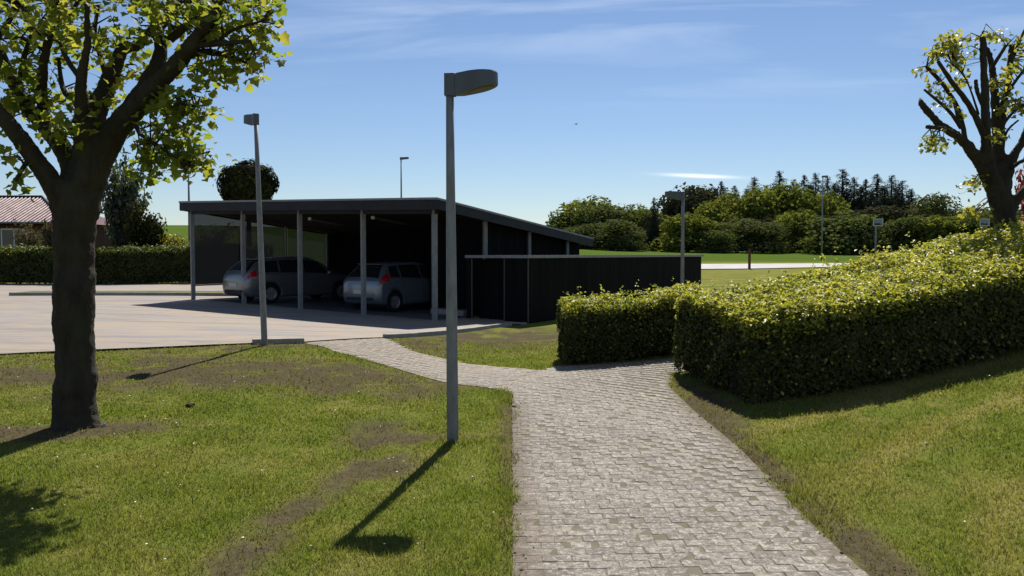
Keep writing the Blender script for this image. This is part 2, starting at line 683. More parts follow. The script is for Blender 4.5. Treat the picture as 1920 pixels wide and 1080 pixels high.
M['bark'] = make_bark('bark', (.058, .046, .034), (.024, .020, .016))
M['farbark'] = plain('far_bark', (.05, .042, .033), (.03, .026, .02), 4, .9, .1)
M['cutwood'] = plain('cut_wood', (.16, .125, .085), (.08, .062, .045), 20, .85, .15)
M['maple'] = leafmat('maple_leaf', [(.085, .122, .018), (.13, .165, .026), (.22, .21, .044)], .55, 1.1, .55, .15, 1.9)
M['maple2'] = leafmat('young_maple_leaf', [(.14, .165, .025), (.22, .235, .04), (.32, .29, .075)], .5, 2.0, .42, .3, 1.5)
M['hedge'] = leafmat('hedge_leaf', [(.14, .175, .022), (.29, .305, .046), (.47, .44, .12)], .44, 1.6, .45, .25, 1.25)
M['hedge_shade'] = leafmat('shade_toned_hedge_leaf', [(.030, .040, .010), (.048, .062, .014), (.085, .085, .022)], .3, 1.3, .5, .2, 1.1)  # darker copy of the hedge leaf, shade of the sides in its colour
M['hedge_twig'] = plain('hedge_stems_and_core', (.030, .024, .016), (.018, .016, .011), 12, .95, .05)
M['farhedge'] = leafmat('far_hedge_leaf', [(.035, .055, .013), (.07, .095, .02), (.15, .17, .035)], .35, .8, .5, .2, 1.3)
M['tree_bright'] = leafmat('fresh_green_leaf', [(.085, .112, .024), (.135, .158, .034), (.19, .205, .055)], .35, .35, .95, 0.0, 1.3, .45)
M['tree_mid'] = leafmat('mid_green_leaf', [(.062, .083, .028), (.094, .12, .04), (.14, .16, .065)], .3, .3, .95, 0.0, 1.2, .45)
M['tree_grey'] = leafmat('greyish_green_leaf', [(.062, .076, .030), (.09, .108, .042), (.135, .15, .068)], .3, .3, .95, 0.0, 1.2, .45)
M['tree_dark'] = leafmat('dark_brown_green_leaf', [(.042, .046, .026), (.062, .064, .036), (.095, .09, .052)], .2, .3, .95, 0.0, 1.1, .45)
M['spruce'] = leafmat('spruce_needles', [(.028, .038, .030), (.040, .052, .040), (.062, .072, .054)], .12, .4, .95, 0.0, 1.0, .5)
M['bluegreen'] = leafmat('blue_green_leaf', [(.03, .048, .03), (.05, .07, .045), (.09, .105, .075)], .3, .9, .5, .3, 1.2)
M['brownbush'] = leafmat('brownish_twiggy_leaf', [(.05, .05, .025), (.1, .085, .05), (.17, .14, .08)], .3, 1.2, .7, .1, 1.1)
M['ball'] = leafmat('clipped_crown_leaf', [(.016, .02, .008), (.028, .032, .012), (.06, .062, .022)], .25, 1.2, .9, 0.03, 1.1)
M['red'] = leafmat('copper_leaf', [(.09, .015, .014), (.16, .025, .02), (.24, .05, .03)], .4, 1.2, .5, .2, 1.3)
M['yellowbush'] = leafmat('yellow_green_bush_leaf', [(.12, .13, .02), (.2, .2, .035), (.3, .27, .06)], .4, 1.2, .5, .2, 1.3)

# ------------------------------------------------------------------ ground sheet


def axis(fine0, fine1, step, lo, hi, g=1.12):
    a = list(np.arange(fine0, fine1 + 1e-6, step))
    s = step
    x = a[-1]
    while x < hi:
        s *= g
        x += s
        a.append(min(x, hi))
    s = step
    x = a[0]
    b = []
    while x > lo:
        s *= g
        x -= s
        b.append(max(x, lo))
    return np.array(b[::-1] + a)


def ell(x, y, cx, cy, rx, ry, ang=0):
    c, s = math.cos(R(ang)), math.sin(R(ang))
    dx, dy = x - cx, y - cy
    u = (dx * c + dy * s) / rx
    v = (-dx * s + dy * c) / ry
    return np.exp(-(u * u + v * v))


def soil_mask(x, y):
    m = .95 * ell(x, y, -3.6, 11.5, 2.6, 1.1, -8) + .75 * ell(x, y, -6.4, 10.6, 2.4, 1.3, 0) + .8 * ell(x, y, -1.75, 10.4, .9, .8, -30)
    m += .75 * ell(x, y, -1.2, 7.6, .36, 1.1, 12) + .9 * ell(x, y, -1.42, 5.6, .19, .7, -10) + .85 * ell(x, y, -1.45, 4.6, .21, .55, -8)
    m += .9 * ell(x, y, -.85, 7.55, .5, .16, 10) + .6 * ell(x, y, -1.05, 6.5, .25, .5, 0) + .9 * ell(x, y, -.72, 4.28, .14, .1, 0)
    m += 1.0 * ell(x, y, -4.0, 7.95, .75, .35, 10) + 1.0 * ell(x, y, -4.8, 7.8, .9, .3, 0)
    m += 1.0 * ell(x, y, 2.15, 9.0, .25, 1.3, 0) + .9 * ell(x, y, 1.98, 6.0, .12, 2.5, 2) + .8 * ell(x, y, 1.9, 3.9, .14, 1.4, 0)
    m += .55 * ell(x, y, -.02, 8.5, .12, 1.6, 0) + .6 * ell(x, y, -.03, 5.6, .08, 1.2, 0)
    m += .75 * ell(x, y, -.6, 17.0, 1.6, 2.6, 20) + .8 * ell(x, y, -1.75, 15.0, .5, 1.5, 25) + .6 * ell(x, y, .8, 19, 2, 2, 0)
    m += .9 * ell(x, y, -4.2, 13.6, 1.6, .3, 22)
    n = fbm(x * 1.7 + 40, y * 1.7 + 11, 5)
    n2 = fbm(x * 5.5 + 7, y * 5.5 + 31, 4)
    return np.clip(m * np.clip((.55 * n + .45 * n2 - .26) * 4.6, 0, 1.7) + .5 * np.clip(n2 - .66, 0, 1) * (y < 30), 0, 1)


gx = axis(-8.5, 8.5, .09, -1150, 1150)
gy = axis(2.6, 16.0, .09, -150, 1250, 1.1)
GX, GY = np.meshgrid(gx, gy, indexing='xy')
GZ = gz(GX, GY)


def hump(x, y):
    m = np.clip((np.abs(x - 1) - 1.2) / .5, 0, 1) * np.exp(-((y - 8) / 9) ** 2)
    br = np.clip((np.abs(y - np.interp(x, [-3.7, -2.1, -.9, .6], [15, 13.1, 11.7, 10.6])) - 1.5) / .6, 0, 1)
    m = m * np.where((x > -4.3) & (x < .7), br, 1.0)
    return (fbm(x * 1.3, y * 1.3, 3) - .5) * .05 * m


GZ += hump(GX, GY)
nx, ny = len(gx), len(gy)
idx = np.arange(nx * ny).reshape(ny, nx)
quads = np.stack([idx[:-1, :-1], idx[:-1, 1:], idx[1:, 1:], idx[1:, :-1]], -1)
soil_v = soil_mask(GX, GY)
crop_v = np.clip((GY - 64) / 3, 0, 1)
crop_v = np.maximum(crop_v, np.clip((GY - 46) / 4, 0, 1) * (GX < 6))
V = np.stack([GX, GY, GZ], -1).reshape(-1, 3)
jsplit = int(np.searchsorted(gy, 44.0))


def grid_part(name, sel):
    q = sel.reshape(-1, 4)
    u, inv = np.unique(q, return_inverse=True)
    me = np_mesh(name, V[u], inv.reshape(-1, 4), M['lawn'], True)
    add_attr(me, 'soil', soil_v.ravel()[u])
    add_attr(me, 'crop', crop_v.ravel()[u])
    o = link(name, me)
    return tag(o, kind='structure')


lawn = grid_part('lawn', quads[:jsplit])
tag(lawn, 'mown green lawn with bare soil patches and dry spots')
field = grid_part('field', quads[jsplit:])
tag(field, 'bright green crop field rising towards the wood')


def sheet(name, xs, y0, y1, nrow, mat, off, skirt=0.0):
    """a strip sheet draped on the terrain between the curves y0(x) and y1(x)"""
    xs = np.asarray(xs)
    a, b = y0(xs), y1(xs)
    t = np.linspace(0, 1, nrow)[:, None]
    X = np.repeat(xs[None], nrow, 0)
    Y = a[None] * (1 - t) + b[None] * t
    Z = gz(X, Y) + off
    i = np.arange(X.size).reshape(X.shape)
    q = np.stack([i[:-1, :-1], i[:-1, 1:], i[1:, 1:], i[1:, :-1]], -1).reshape(-1, 4)
    me = np_mesh(name, np.stack([X, Y, Z], -1).reshape(-1, 3), q, mat, True)
    return link(name, me)


def wob(x, s, a, k=0):
    return (fbm(np.asarray(x) * s + k, np.asarray(x) * 0 + k * 1.7 + .5, 3) - .5) * 2 * a


lot_f = lambda x: np.interp(x, [-70, -20, -7.8, -3.62, -2.45, -.3, .35], [8, 11.4, 12.55, 14.35, 15.9, 21.0, 21.9]) + wob(x, .9, .12, 3)
lot_b = lambda x: np.interp(x, [-70, -30, -12, -5, -1, .35], [39, 40.5, 41.5, 40, 34, 24])
lot = tag(sheet('parking_lot', np.concatenate([np.linspace(-70, -12, 60), np.linspace(-11.8, .35, 90)]), lot_f, lot_b, 90, M['lot'], .03), 'pale grey parking lot with sandy stains', kind='structure')
road = tag(sheet('road', np.linspace(1, 90, 60), lambda x: 54.5 + (x - 14) * .03, lambda x: 61.5 + (x - 14) * .03, 6, M['road'], .06), 'pale asphalt road across the far grass', kind='structure')

# sandy branch path from the lot to the paved path
br_x = np.linspace(-3.7, .62, 60)
br_f = lambda x: np.interp(x, [-3.7, -3.3, -2.1, -.9, -.1, .62], [14.45, 14.0, 12.35, 10.75, 10.15, 9.4]) + wob(x, 2.5, .10, 9)
br_b = lambda x: np.interp(x, [-3.7, -2.75, -2.45, -1.75, -.8, .62], [14.6, 15.6, 15.85, 13.9, 12.55, 11.75]) + wob(x, 2.2, .10, 21)
sandp = tag(sheet('worn_path', br_x, br_f, br_b, 40, M['sand'], .0075), 'worn sandy side path leading to the parking lot', kind='structure')

# ------------------------------------------------------------------ paved path: bed and bricks
pl = lambda y: np.interp(y, [-1, 4.2, 6.8, 9.6, 10.3, 11.3, 12.4], [-.02, .01, .02, .03, -.1, .25, .7]) + wob(y, 1.9, .02, 12)
pr = lambda y: np.interp(y, [-1, 4.2, 5.6, 6.8, 8.7, 10, 10.9, 11.2, 12.4], [1.75, 1.82, 1.87, 1.93, 1.93, 1.93, 2.1, 3.4, 3.4])
path_root = empty('path', (0, 0, 0))
tag(path_root, 'path of weathered grey clay pavers leading past the hedge', kind='structure')
ys = np.linspace(-1, 12.3, 130)
tt = np.linspace(.004, .99, 24)
PY = np.repeat(ys[:, None], 24, 1)
PX = pl(ys)[:, None] * (1 - tt)[None] + pr(ys)[:, None] * tt[None]
PZ = gz(PX, PY) + .0100
i = np.arange(PX.size).reshape(PX.shape)
q = np.stack([i[:-1, :-1], i[:-1, 1:], i[1:, 1:], i[1:, :-1]], -1).reshape(-1, 4)
link('bed', np_mesh('bed', np.stack([PX, PY, PZ], -1).reshape(-1, 3), q, M['bed'], True), path_root)


def brick_geo(w, l, h=.05, c=.008):
    vs = []
    for (dx, dy, z) in ((w / 2, l / 2, -h), (w / 2, l / 2, -c), (w / 2 - c, l / 2 - c, 0)):
        vs += [(-dx, -dy, z), (dx, -dy, z), (dx, dy, z), (-dx, dy, z)]
    fs = [(8, 9, 10, 11)]
    for r in (0, 4):
        for k in range(4):
            k2 = (k + 1) % 4
            fs.append((r + k, r + k2, r + 4 + k2, r + 4 + k))
    return np.array(vs), fs


BW, BL = .165, .104
bv_full, bf = brick_geo(BW - .004, BL - .004, .05, .0022)
bv_half, _ = brick_geo(BW / 2 - .004, BL - .004, .05, .0022)
me_full = mesh('brick', bv_full, bf, M['brick'])
me_half = mesh('brick_half', bv_half, bf, M['brick'])
bricks = []
row = 0
y = 2.7
while y < 12.2:
    a, b = float(pl(y)), float(pr(y))
    x = math.floor(a / BW) * BW + (BW / 2 if row % 2 else 0)
    while x < b + BW:
        for (cx, half) in ((x, False),):
            if cx - BW / 2 < a - .03 and cx + BW / 2 > a + .04:
                bricks.append((cx + BW / 4, y, True))
            elif cx + BW / 2 > b + .03 and cx < b:
                bricks.append((cx - BW / 4, y, True))
            elif cx - BW / 2 >= a - .03 and cx + BW / 2 <= b + .03:
                bricks.append((cx, y, False))
        x += BW
    y += BL
    row += 1
# the side branch is paved with the same stones
y = 9.45
row = 0
while y < 16.2:
    x = -4.0 + (BW / 2 if row % 2 else 0)
    while x < .75:
        if float(br_f(np.array([x]))[0]) + .05 < y < float(br_b(np.array([x]))[0]) - .05 and -3.62 < x < .62 and x < float(pl(y)) - BW * .45:
            bricks.append((x, y, False))
        x += BW
    y += BL
    row += 1
vis = []
for (bx, by, hf) in bricks:
    sx = 960 + FPX * bx / by
    if by > 3.9 and sx < 2000:
        vis.append((bx, by, hf))
bzs = gz(np.array([b[0] for b in vis]), np.array([b[1] for b in vis]))
order = sorted(range(len(vis)), key=lambda k: vis[k][1] + (100 if vis[k][0] < -.2 else 0))
rv, rf = [], []
bf_np = bf
for n_, k in enumerate(order):
    bx, by, hf = vis[k]
    loc = (bx + random.gauss(0, .0025), by + random.gauss(0, .002), bzs[k] + .0122 + random.gauss(0, .0009))
    rot = (random.gauss(0, .006), random.gauss(0, .004), random.gauss(0, .012) + (math.pi if random.random() < .5 else 0))
    if n_ < 300:
        o = link('brick', me_half if hf else me_full, path_root, loc)
        o.rotation_euler = rot
    else:
        Mx = Matrix.LocRotScale(Vector(loc), Matrix.Rotation(rot[2], 3, 'Z') @ Matrix.Rotation(rot[0], 3, 'X') @ Matrix.Rotation(rot[1], 3, 'Y'), None)
        base = len(rv)
        rv += [tuple(Mx @ Vector(p)) for p in (bv_half if hf else bv_full)]
        rf += [tuple(j + base for j in f) for f in bf]
tag(link('far_bricks', mesh('far_bricks', rv, rf, M['brick']), path_root), kind='stuff')

# ------------------------------------------------------------------ kerbs at the lot edge


def kerb_run(name, label, xs, h0, rev=False):
    root = empty(name, (0, 0, 0))
    tag(root, label, kind='structure')
    for a, b in zip(xs[:-1], xs[1:]):
        pa = Vector((a, float(np.interp(a, KX, KY)), 0))
        pb = Vector((b, float(np.interp(b, KX, KY)), 0))
        d = (pb - pa)
        L = d.length
        d.normalize()
        nrm = Vector((-d.y, d.x, 0))
        pa2 = pa + d * .006
        pb2 = pb - d * .006
        bot, top = [], []
        for (p, w) in ((pa2, -.06), (pb2, -.06), (pb2, .06), (pa2, .06)):
            g = p + nrm * w
            z = gz(p.x, p.y)
            bot.append((g.x, g.y, z - .15))
            top.append((g.x, g.y, z + h0 + random.gauss(0, .003)))
        MB().hexa(bot, top).build('kerb_stone', M['kerb'], root, bevel=.01)
    return root


KX = [-70, -20, -7.8, -3.62, -2.45, -.3, .35]
KY = [8, 11.4, 12.55, 14.35, 15.9, 21.0, 21.9]
kerb_run('kerb', 'low concrete kerb end beside the lamp post at the lot edge', np.linspace(-4.42, -3.62, 2), .09)
kerb_run('kerb', 'low concrete kerb along the lot in front of the carport', np.linspace(-2.45, -.05, 6), .085)

# grass island behind the lot, left of the carport
isl = tag(sheet('grass_island', np.linspace(-17.5, -10.2, 20), lambda x: 29.4 + (x + 13) * .12, lambda x: 30.6 + (x + 13) * .12, 5, M['lawn'], .13), 'narrow strip of grass between the lot and the lane', kind='structure')
kk = empty('kerb', (0, 0, 0))
tag(kk, 'concrete kerb in front of the narrow grass strip', kind='structure')
for a in np.arange(-17.5, -10.3, 1.0):
    b = a + .99
    ya, yb = 29.33 + (a + 13) * .12, 29.33 + (b + 13) * .12
    za, zb = gz(a, ya), gz(b, yb)
    MB().hexa([(a, ya - .07, za - .1), (b, yb - .07, zb - .1), (b, yb + .07, zb - .1), (a, ya + .07, za - .1)],
              [(a, ya - .07, za + .14), (b, yb - .07, zb + .14), (b, yb + .07, zb + .14), (a, ya + .07, za + .14)]).build('kerb_stone', M['kerb'], kk)

# ------------------------------------------------------------------ carport
CO = Vector((-2.057, 22.0, -.12))
AX = R(33)
UU = Vector((-math.cos(AX), math.sin(AX), 0))      # along the front, to the left
VV = Vector((math.sin(AX), math.cos(AX), 0))       # into the building
TILT = .0248
CW = 10.24


def C(s, t, h):
    p = CO + UU * s + VV * t
    return Vector((p.x, p.y, CO.z + h + TILT * s))


def roof_h(t):
    return 3.26 - .104 * (t + .35)


def slab(mb, s0, s1, t0, t1, hb, ht):
    """box in carport coordinates; hb, ht functions of t or numbers; s grows left"""
    fb = hb if callable(hb) else (lambda t: hb)
    ft = ht if callable(ht) else (lambda t: ht)
    bot = [C(s1, t0, fb(t0)), C(s0, t0, fb(t0)), C(s0, t1, fb(t1)), C(s1, t1, fb(t1))]
    top = [C(s1, t0, ft(t0)), C(s0, t0, ft(t0)), C(s0, t1, ft(t1)), C(s1, t1, ft(t1))]
    return mb.hexa(bot, top)


cp = empty('carport', C(CW / 2, 4, 0))
tag(cp, 'long black carport with sloping flat roof on grey steel posts', 'carport')


def cpart(mb, name, mat, parent=cp, **kw):
    """parts are modelled in world space and hung on the carport"""
    o = mb.build(name, mat, None, **kw)
    o.parent = parent
    o.matrix_parent_inverse = parent.matrix_world.inverted()
    return o


bpy.context.view_layer.update()
OV = .35
TB = 8.35
OL = .06
roof = cpart(slab(MB(), -OV, CW + OL, -OV, TB, lambda t: roof_h(t) - .07, lambda t: roof_h(t) - .012), 'roof', M['rooffelt'])
slab(MB(), -OV + .04, CW + OL - .04, -OV + .04, TB - .04, lambda t: roof_h(t) - .20, lambda t: roof_h(t) - .0725)
cpart(slab(MB(), -OV + .045, CW + OL - .045, -OV + .045, TB - .045, lambda t: roof_h(t) - .235, lambda t: roof_h(t) - .0725), 'soffit', M['soffit'])
cpart(slab(MB(), -OV - .002, CW + OL + .002, -OV - .045, -OV + .0, lambda t: roof_h(-OV) - .30, lambda t: roof_h(-OV) - .045), 'fascia', M['fascia'])
cpart(slab(MB(), -OV - .045, -OV - .002, -OV - .045, TB, lambda t: roof_h(t) - .29, lambda t: roof_h(t) - .045), 'fascia', M['fascia'])
cpart(slab(MB(), CW + OL + .002, CW + OL + .045, -OV - .045, TB, lambda t: roof_h(t) - .29, lambda t: roof_h(t) - .045), 'fascia', M['fascia'])
cpart(slab(MB(), -OV - .06, CW + OL + .06, -OV - .062, -OV + .05, lambda t: roof_h(t) - .043, lambda t: roof_h(t) + .012), 'edge_trim', M['trim'])
cpart(slab(MB(), -OV - .062, -OV + .05, -OV + .052, TB, lambda t: roof_h(t) - .043, lambda t: roof_h(t) + .012), 'edge_trim', M['trim'])
cpart(slab(MB(), CW + OL - .05, CW + OL + .062, -OV + .052, TB, lambda t: roof_h(t) - .043, lambda t: roof_h(t) + .012), 'edge_trim', M['trim'])


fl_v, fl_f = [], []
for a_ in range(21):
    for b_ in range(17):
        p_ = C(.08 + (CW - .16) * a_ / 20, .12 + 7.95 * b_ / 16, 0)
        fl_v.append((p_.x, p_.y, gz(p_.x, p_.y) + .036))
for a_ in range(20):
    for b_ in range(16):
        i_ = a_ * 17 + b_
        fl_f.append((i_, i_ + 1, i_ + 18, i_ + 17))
M['shade_floor'] = plain('shade_toned_floor', (.085, .085, .092), (.06, .06, .066), 6, .85, .2, 0, .3, 70)  # darker than the lot to paint in the shade under the roof
tag(link('carport_shade_floor', mesh('carport_shade_floor', fl_v, fl_f, M['shade_floor'], True)), 'dark ground sheet under the carport roof with the shade put into its colour', kind='structure')


def post(s, t, top, r=.055):
    g = C(s, t, 0)
    mb = MB()
    z0 = gz(g.x, g.y) - .05
    mb.box((g.x, g.y, (z0 + top) / 2), (2 * r, 2 * r, top - z0), AX)
    mb2 = MB().box((g.x, g.y, gz(g.x, g.y) + .045), (.2, .2, .02), AX)
    o = cpart(mb, 'post', M['galv'], bevel=.008)
    return o


for k in range(5):
    s = CW / 4 * k
    post(s, 0, C(s, 0, roof_h(0) - .236).z, .062)
for t in (2.35, 4.75, 7.2):
    post(0, t, C(0, t, roof_h(t) - .236).z, .055)
for t in (2.0, 4.03, 6.12):
    post(CW, t, C(CW, t, roof_h(t) - .236).z, .04)

# beam along the front under the soffit
cpart(slab(MB(), -.1, CW + .1, -.05, .05, lambda t: roof_h(0) - .36, lambda t: roof_h(0) - .238), 'beam', M['fascia'])


def make_screen_mat():
    t = NT('tinted_screen')
    tr = t.node('ShaderNodeBsdfTransparent')
    tr.inputs[0].default_value = (.34, .35, .36, 1)
    gl = t.node('ShaderNodeBsdfTranslucent')
    gl.inputs[0].default_value = (.045, .047, .052, 1)
    mx = t.node('ShaderNodeMixShader')
    mx.inputs[0].default_value = .3
    t.l.new(tr.outputs[0], mx.inputs[1])
    t.l.new(gl.outputs[0], mx.inputs[2])
    return t.done(mx)


M['screen'] = make_screen_mat()
edges_t = [.0, 2.0, 4.03, 6.12]
for a, b in zip(edges_t[:-1], edges_t[1:]):
    cpart(slab(MB(), CW - .006, CW + .006, a + .075, b - .06, .52, lambda t: roof_h(t) - .30), 'screen_pane', M['screen'])
cpart(slab(MB(), CW - .02, CW + .02, .065, 1.955, .475, .515), 'lower_rail', M['fascia'])
cpart(slab(MB(), CW - .02, CW + .02, 2.045, 3.985, .475, .515), 'lower_rail', M['fascia'])
cpart(slab(MB(), CW - .02, CW + .02, 4.075, 6.075, .475, .515), 'lower_rail', M['fascia'])


def boards(parent, p0, p1, h0, h1, width=.145, normal=None, gap=.006, th=.022, top=None, name='board'):
    """vertical boards from p0 to p1 (world, ground points); h0, h1 heights above p; top(k) optional"""
    p0, p1 = Vector(p0), Vector(p1)
    d = p1 - p0
    L = d.length
    n = max(1, round(L / width))
    e = Vector((d.x, d.y, 0)).normalized()
    nrm = Vector((-e.y, e.x, 0))
    for k in range(n):
        c = p0 + d * ((k + .5) / n)
        t = h1 if top is None else top((k + .5) / n)
        w = L / n - gap
        c2 = Vector((c.x, c.y, c.z + (h0 + t) / 2))
        o = MB().box((0, 0, 0), (w, th + random.uniform(0, .004), t - h0), 0).build(name, M['board'])
        o.location = c2
        o.rotation_euler = (0, 0, math.atan2(e.y, e.x))
        o.parent = parent
        o.matrix_parent_inverse = parent.matrix_world.inverted()


# walls of the carport: right side, back, store room
def cwall(name, s0, t0, s1, t1, lo=.06, board_side=0):
    """backing panel with separate boards in front of it"""
    a, b = C(s0, t0, 0), C(s1, t1, 0)
    e = (b - a)
    e.z = 0
    e.normalize()
    nrm = Vector((-e.y, e.x, 0))
    th = .04
    off = nrm * th / 2
    r0, r1 = roof_h(t0) - .24, roof_h(t1) - .24
    w = MB().hexa([a - off + Vector((0, 0, lo)), b - off + Vector((0, 0, lo)), b + off + Vector((0, 0, lo)), a + off + Vector((0, 0, lo))],
                  [a - off + Vector((0, 0, r0)), b - off + Vector((0, 0, r1)), b + off + Vector((0, 0, r1)), a + off + Vector((0, 0, r0))])
    o = cpart(w, name, M['soffit'])
    bpy.context.view_layer.update()
    if board_side:
        o2 = nrm * (th / 2 + .014) * board_side
        boards(o, a + o2, b + o2, lo + .01, 0, top=lambda k: r0 * (1 - k) + r1 * k - .02)
    return o


cwall('side_wall', -.09 + .2, 2.6, .11, 8.2, board_side=-1)
cwall('back_wall', .15, 8.18, CW - .05, 8.18)
cwall('store_wall', 2.3, 6.2, CW - .02, 6.2, board_side=1)
cwall('store_wall', 2.2, 2.6, 2.2, 8.1, board_side=1)
cwall('store_wall', .18, 2.58, 2.15, 2.58, board_side=1)
cwall('store_wall', CW - .03, 6.25, CW - .03, 8.1)

# concrete step by the store wall
st = slab(MB(), .35, 1.55, 1.75, 2.2, .0, .16).build('concrete_step', M['kerb'], bevel=.015)
tag(st, 'low pale concrete block on the carport floor by the right post', 'concrete block')

# ceiling lights
for k, (s, t, lab) in enumerate(((6.35, 1.55, 'unlit white strip light under the carport roof above the estate car'), (3.35, 1.25, 'unlit white strip light under the carport roof above the small hatchback'))):
    g = C(s, t + .75, 0)
    r = empty('strip_light', C(s, t + .75, roof_h(t + .75) - .30))
    bpy.context.view_layer.update()
    cpart(slab(MB(), s - .05, s + .05, t + .04, t + 1.5, lambda q: roof_h(q) - .31, lambda q: roof_h(q) - .238), 'housing', M['lampgrey'], r)
    cpart(slab(MB(), s - .06, s + .06, t, t + .036, lambda q: roof_h(t) - .33, lambda q: roof_h(t) - .238), 'end_cap', M['white'], r)
    tag(r, lab, 'light', 'strip lights under the carport roof')

# ------------------------------------------------------------------ bin store beside the carport
bA = Vector((.43, 22.0, -.19))
BH = 1.82
store = empty('bin_store', bA)
tag(store, 'low black boarded enclosure with grey metal capping beside the carport', 'shed')
bpy.context.view_layer.update()


def Bp(s, t, h=0):
    p = bA + UU * s + VV * t
    return Vector((p.x, p.y, bA.z + h))


def bwall(s0, t0, s1, t1, side, name='wall', h1=BH - .06, lo=.03):
    a, b = Bp(s0, t0), Bp(s1, t1)
    e = (b - a).normalized()
    nrm = Vector((-e.y, e.x, 0))
    off = nrm * .03
    z0, z1 = Vector((0, 0, lo)), Vector((0, 0, h1))
    o = cpart(MB().hexa([a - off + z0, b - off + z0, b + off + z0, a + off + z0], [a - off + z1, b - off + z1, b + off + z1, a + off + z1]), name, M['soffit'], store)
    bpy.context.view_layer.update()
    boards(o, a + nrm * side * .043, b + nrm * side * .043, lo + .015, h1 - .01)
    return o


LB = 13.1
bwall(.06, .05, .74, .05, 1)                     # short end panel
bwall(.05, .10, .05, LB - .05, -1)               # long wall
bwall(.76, .12, .76, .3, 1)                       # reveal
bwall(.80, .32, 1.80, .32, 1, 'door', BH - .1)
bwall(1.84, .05, 2.03, .05, 1)
bwall(.10, LB - .02, 2.0, LB - .02, -1)


def bslab(mb, s0, s1, t0, t1, h0, h1):
    return mb.hexa([Bp(s1, t0, h0), Bp(s0, t0, h0), Bp(s0, t1, h0), Bp(s1, t1, h0)], [Bp(s1, t0, h1), Bp(s0, t0, h1), Bp(s0, t1, h1), Bp(s1, t1, h1)])


cpart(bslab(MB(), .05, 2.04, .05, LB, BH - .045, BH - .028), 'roof', M['rooffelt'], store)  # flat roof added to keep the inside of the enclosure dark
cpart(bslab(MB(), -.06, .06, .061, LB + .05, BH - .058, BH + .02), 'capping', M['trim'], store)
cpart(bslab(MB(), -.06, 2.04, -.06, .06, BH - .058, BH + .02), 'capping', M['trim'], store)
for (s, t) in ((-.012, -.012), (.755, -.002), (1.84, -.002)):
    c = Bp(s, t, (BH - .06) / 2)
    cpart(MB().box(c, (.03, .03, BH - .1), -AX), 'corner_trim', M['palewood'], store)
sl = bslab(MB(), .0, 1.0, -.35, -.05, -.05, .05).build('paving_slab', M['kerb'], bevel=.01)
tag(sl, 'thin pale concrete slab on the ground at the foot of the black enclosure', 'slab')

# ------------------------------------------------------------------ cars
M['silver'] = None


def carpaint(name, c):
    t = NT(name)
    b = t.principled(c, .32, .5, .55)
    b.inputs['Coat Weight'].default_value = .6
    b.inputs['Coat Roughness'].default_value = .06
    return t.done(b)


M['silver'] = carpaint('silver_paint', (.165, .168, .18))
M['silver2'] = carpaint('pale_blue_silver_paint', (.20, .225, .265))
M['glass'] = NT('car_glass')
M['glass'] = M['glass'].done(M['glass'].principled((.012, .014, .015), .06, .5))
M['redlamp'] = plain('tail_lamp', (.45, .012, .014), (.3, .008, .01), 10, .2, .5)
M['tyre'] = plain('tyre_rubber', (.016, .016, .017), None, 10, .8, .2)
M['rim'] = plain('alloy_rim', (.4, .4, .42), (.3, .3, .32), 10, .35, .5, .6)
M['blackplastic'] = plain('black_plastic', (.018, .018, .02), None, 10, .6, .3)
M['plate'] = plain('licence_plate', (.6, .6, .58), (.5, .5, .48), 10, .5, .3)
M['chrome'] = plain('bright_metal', (.5, .5, .52), None, 10, .25, .5, .8)


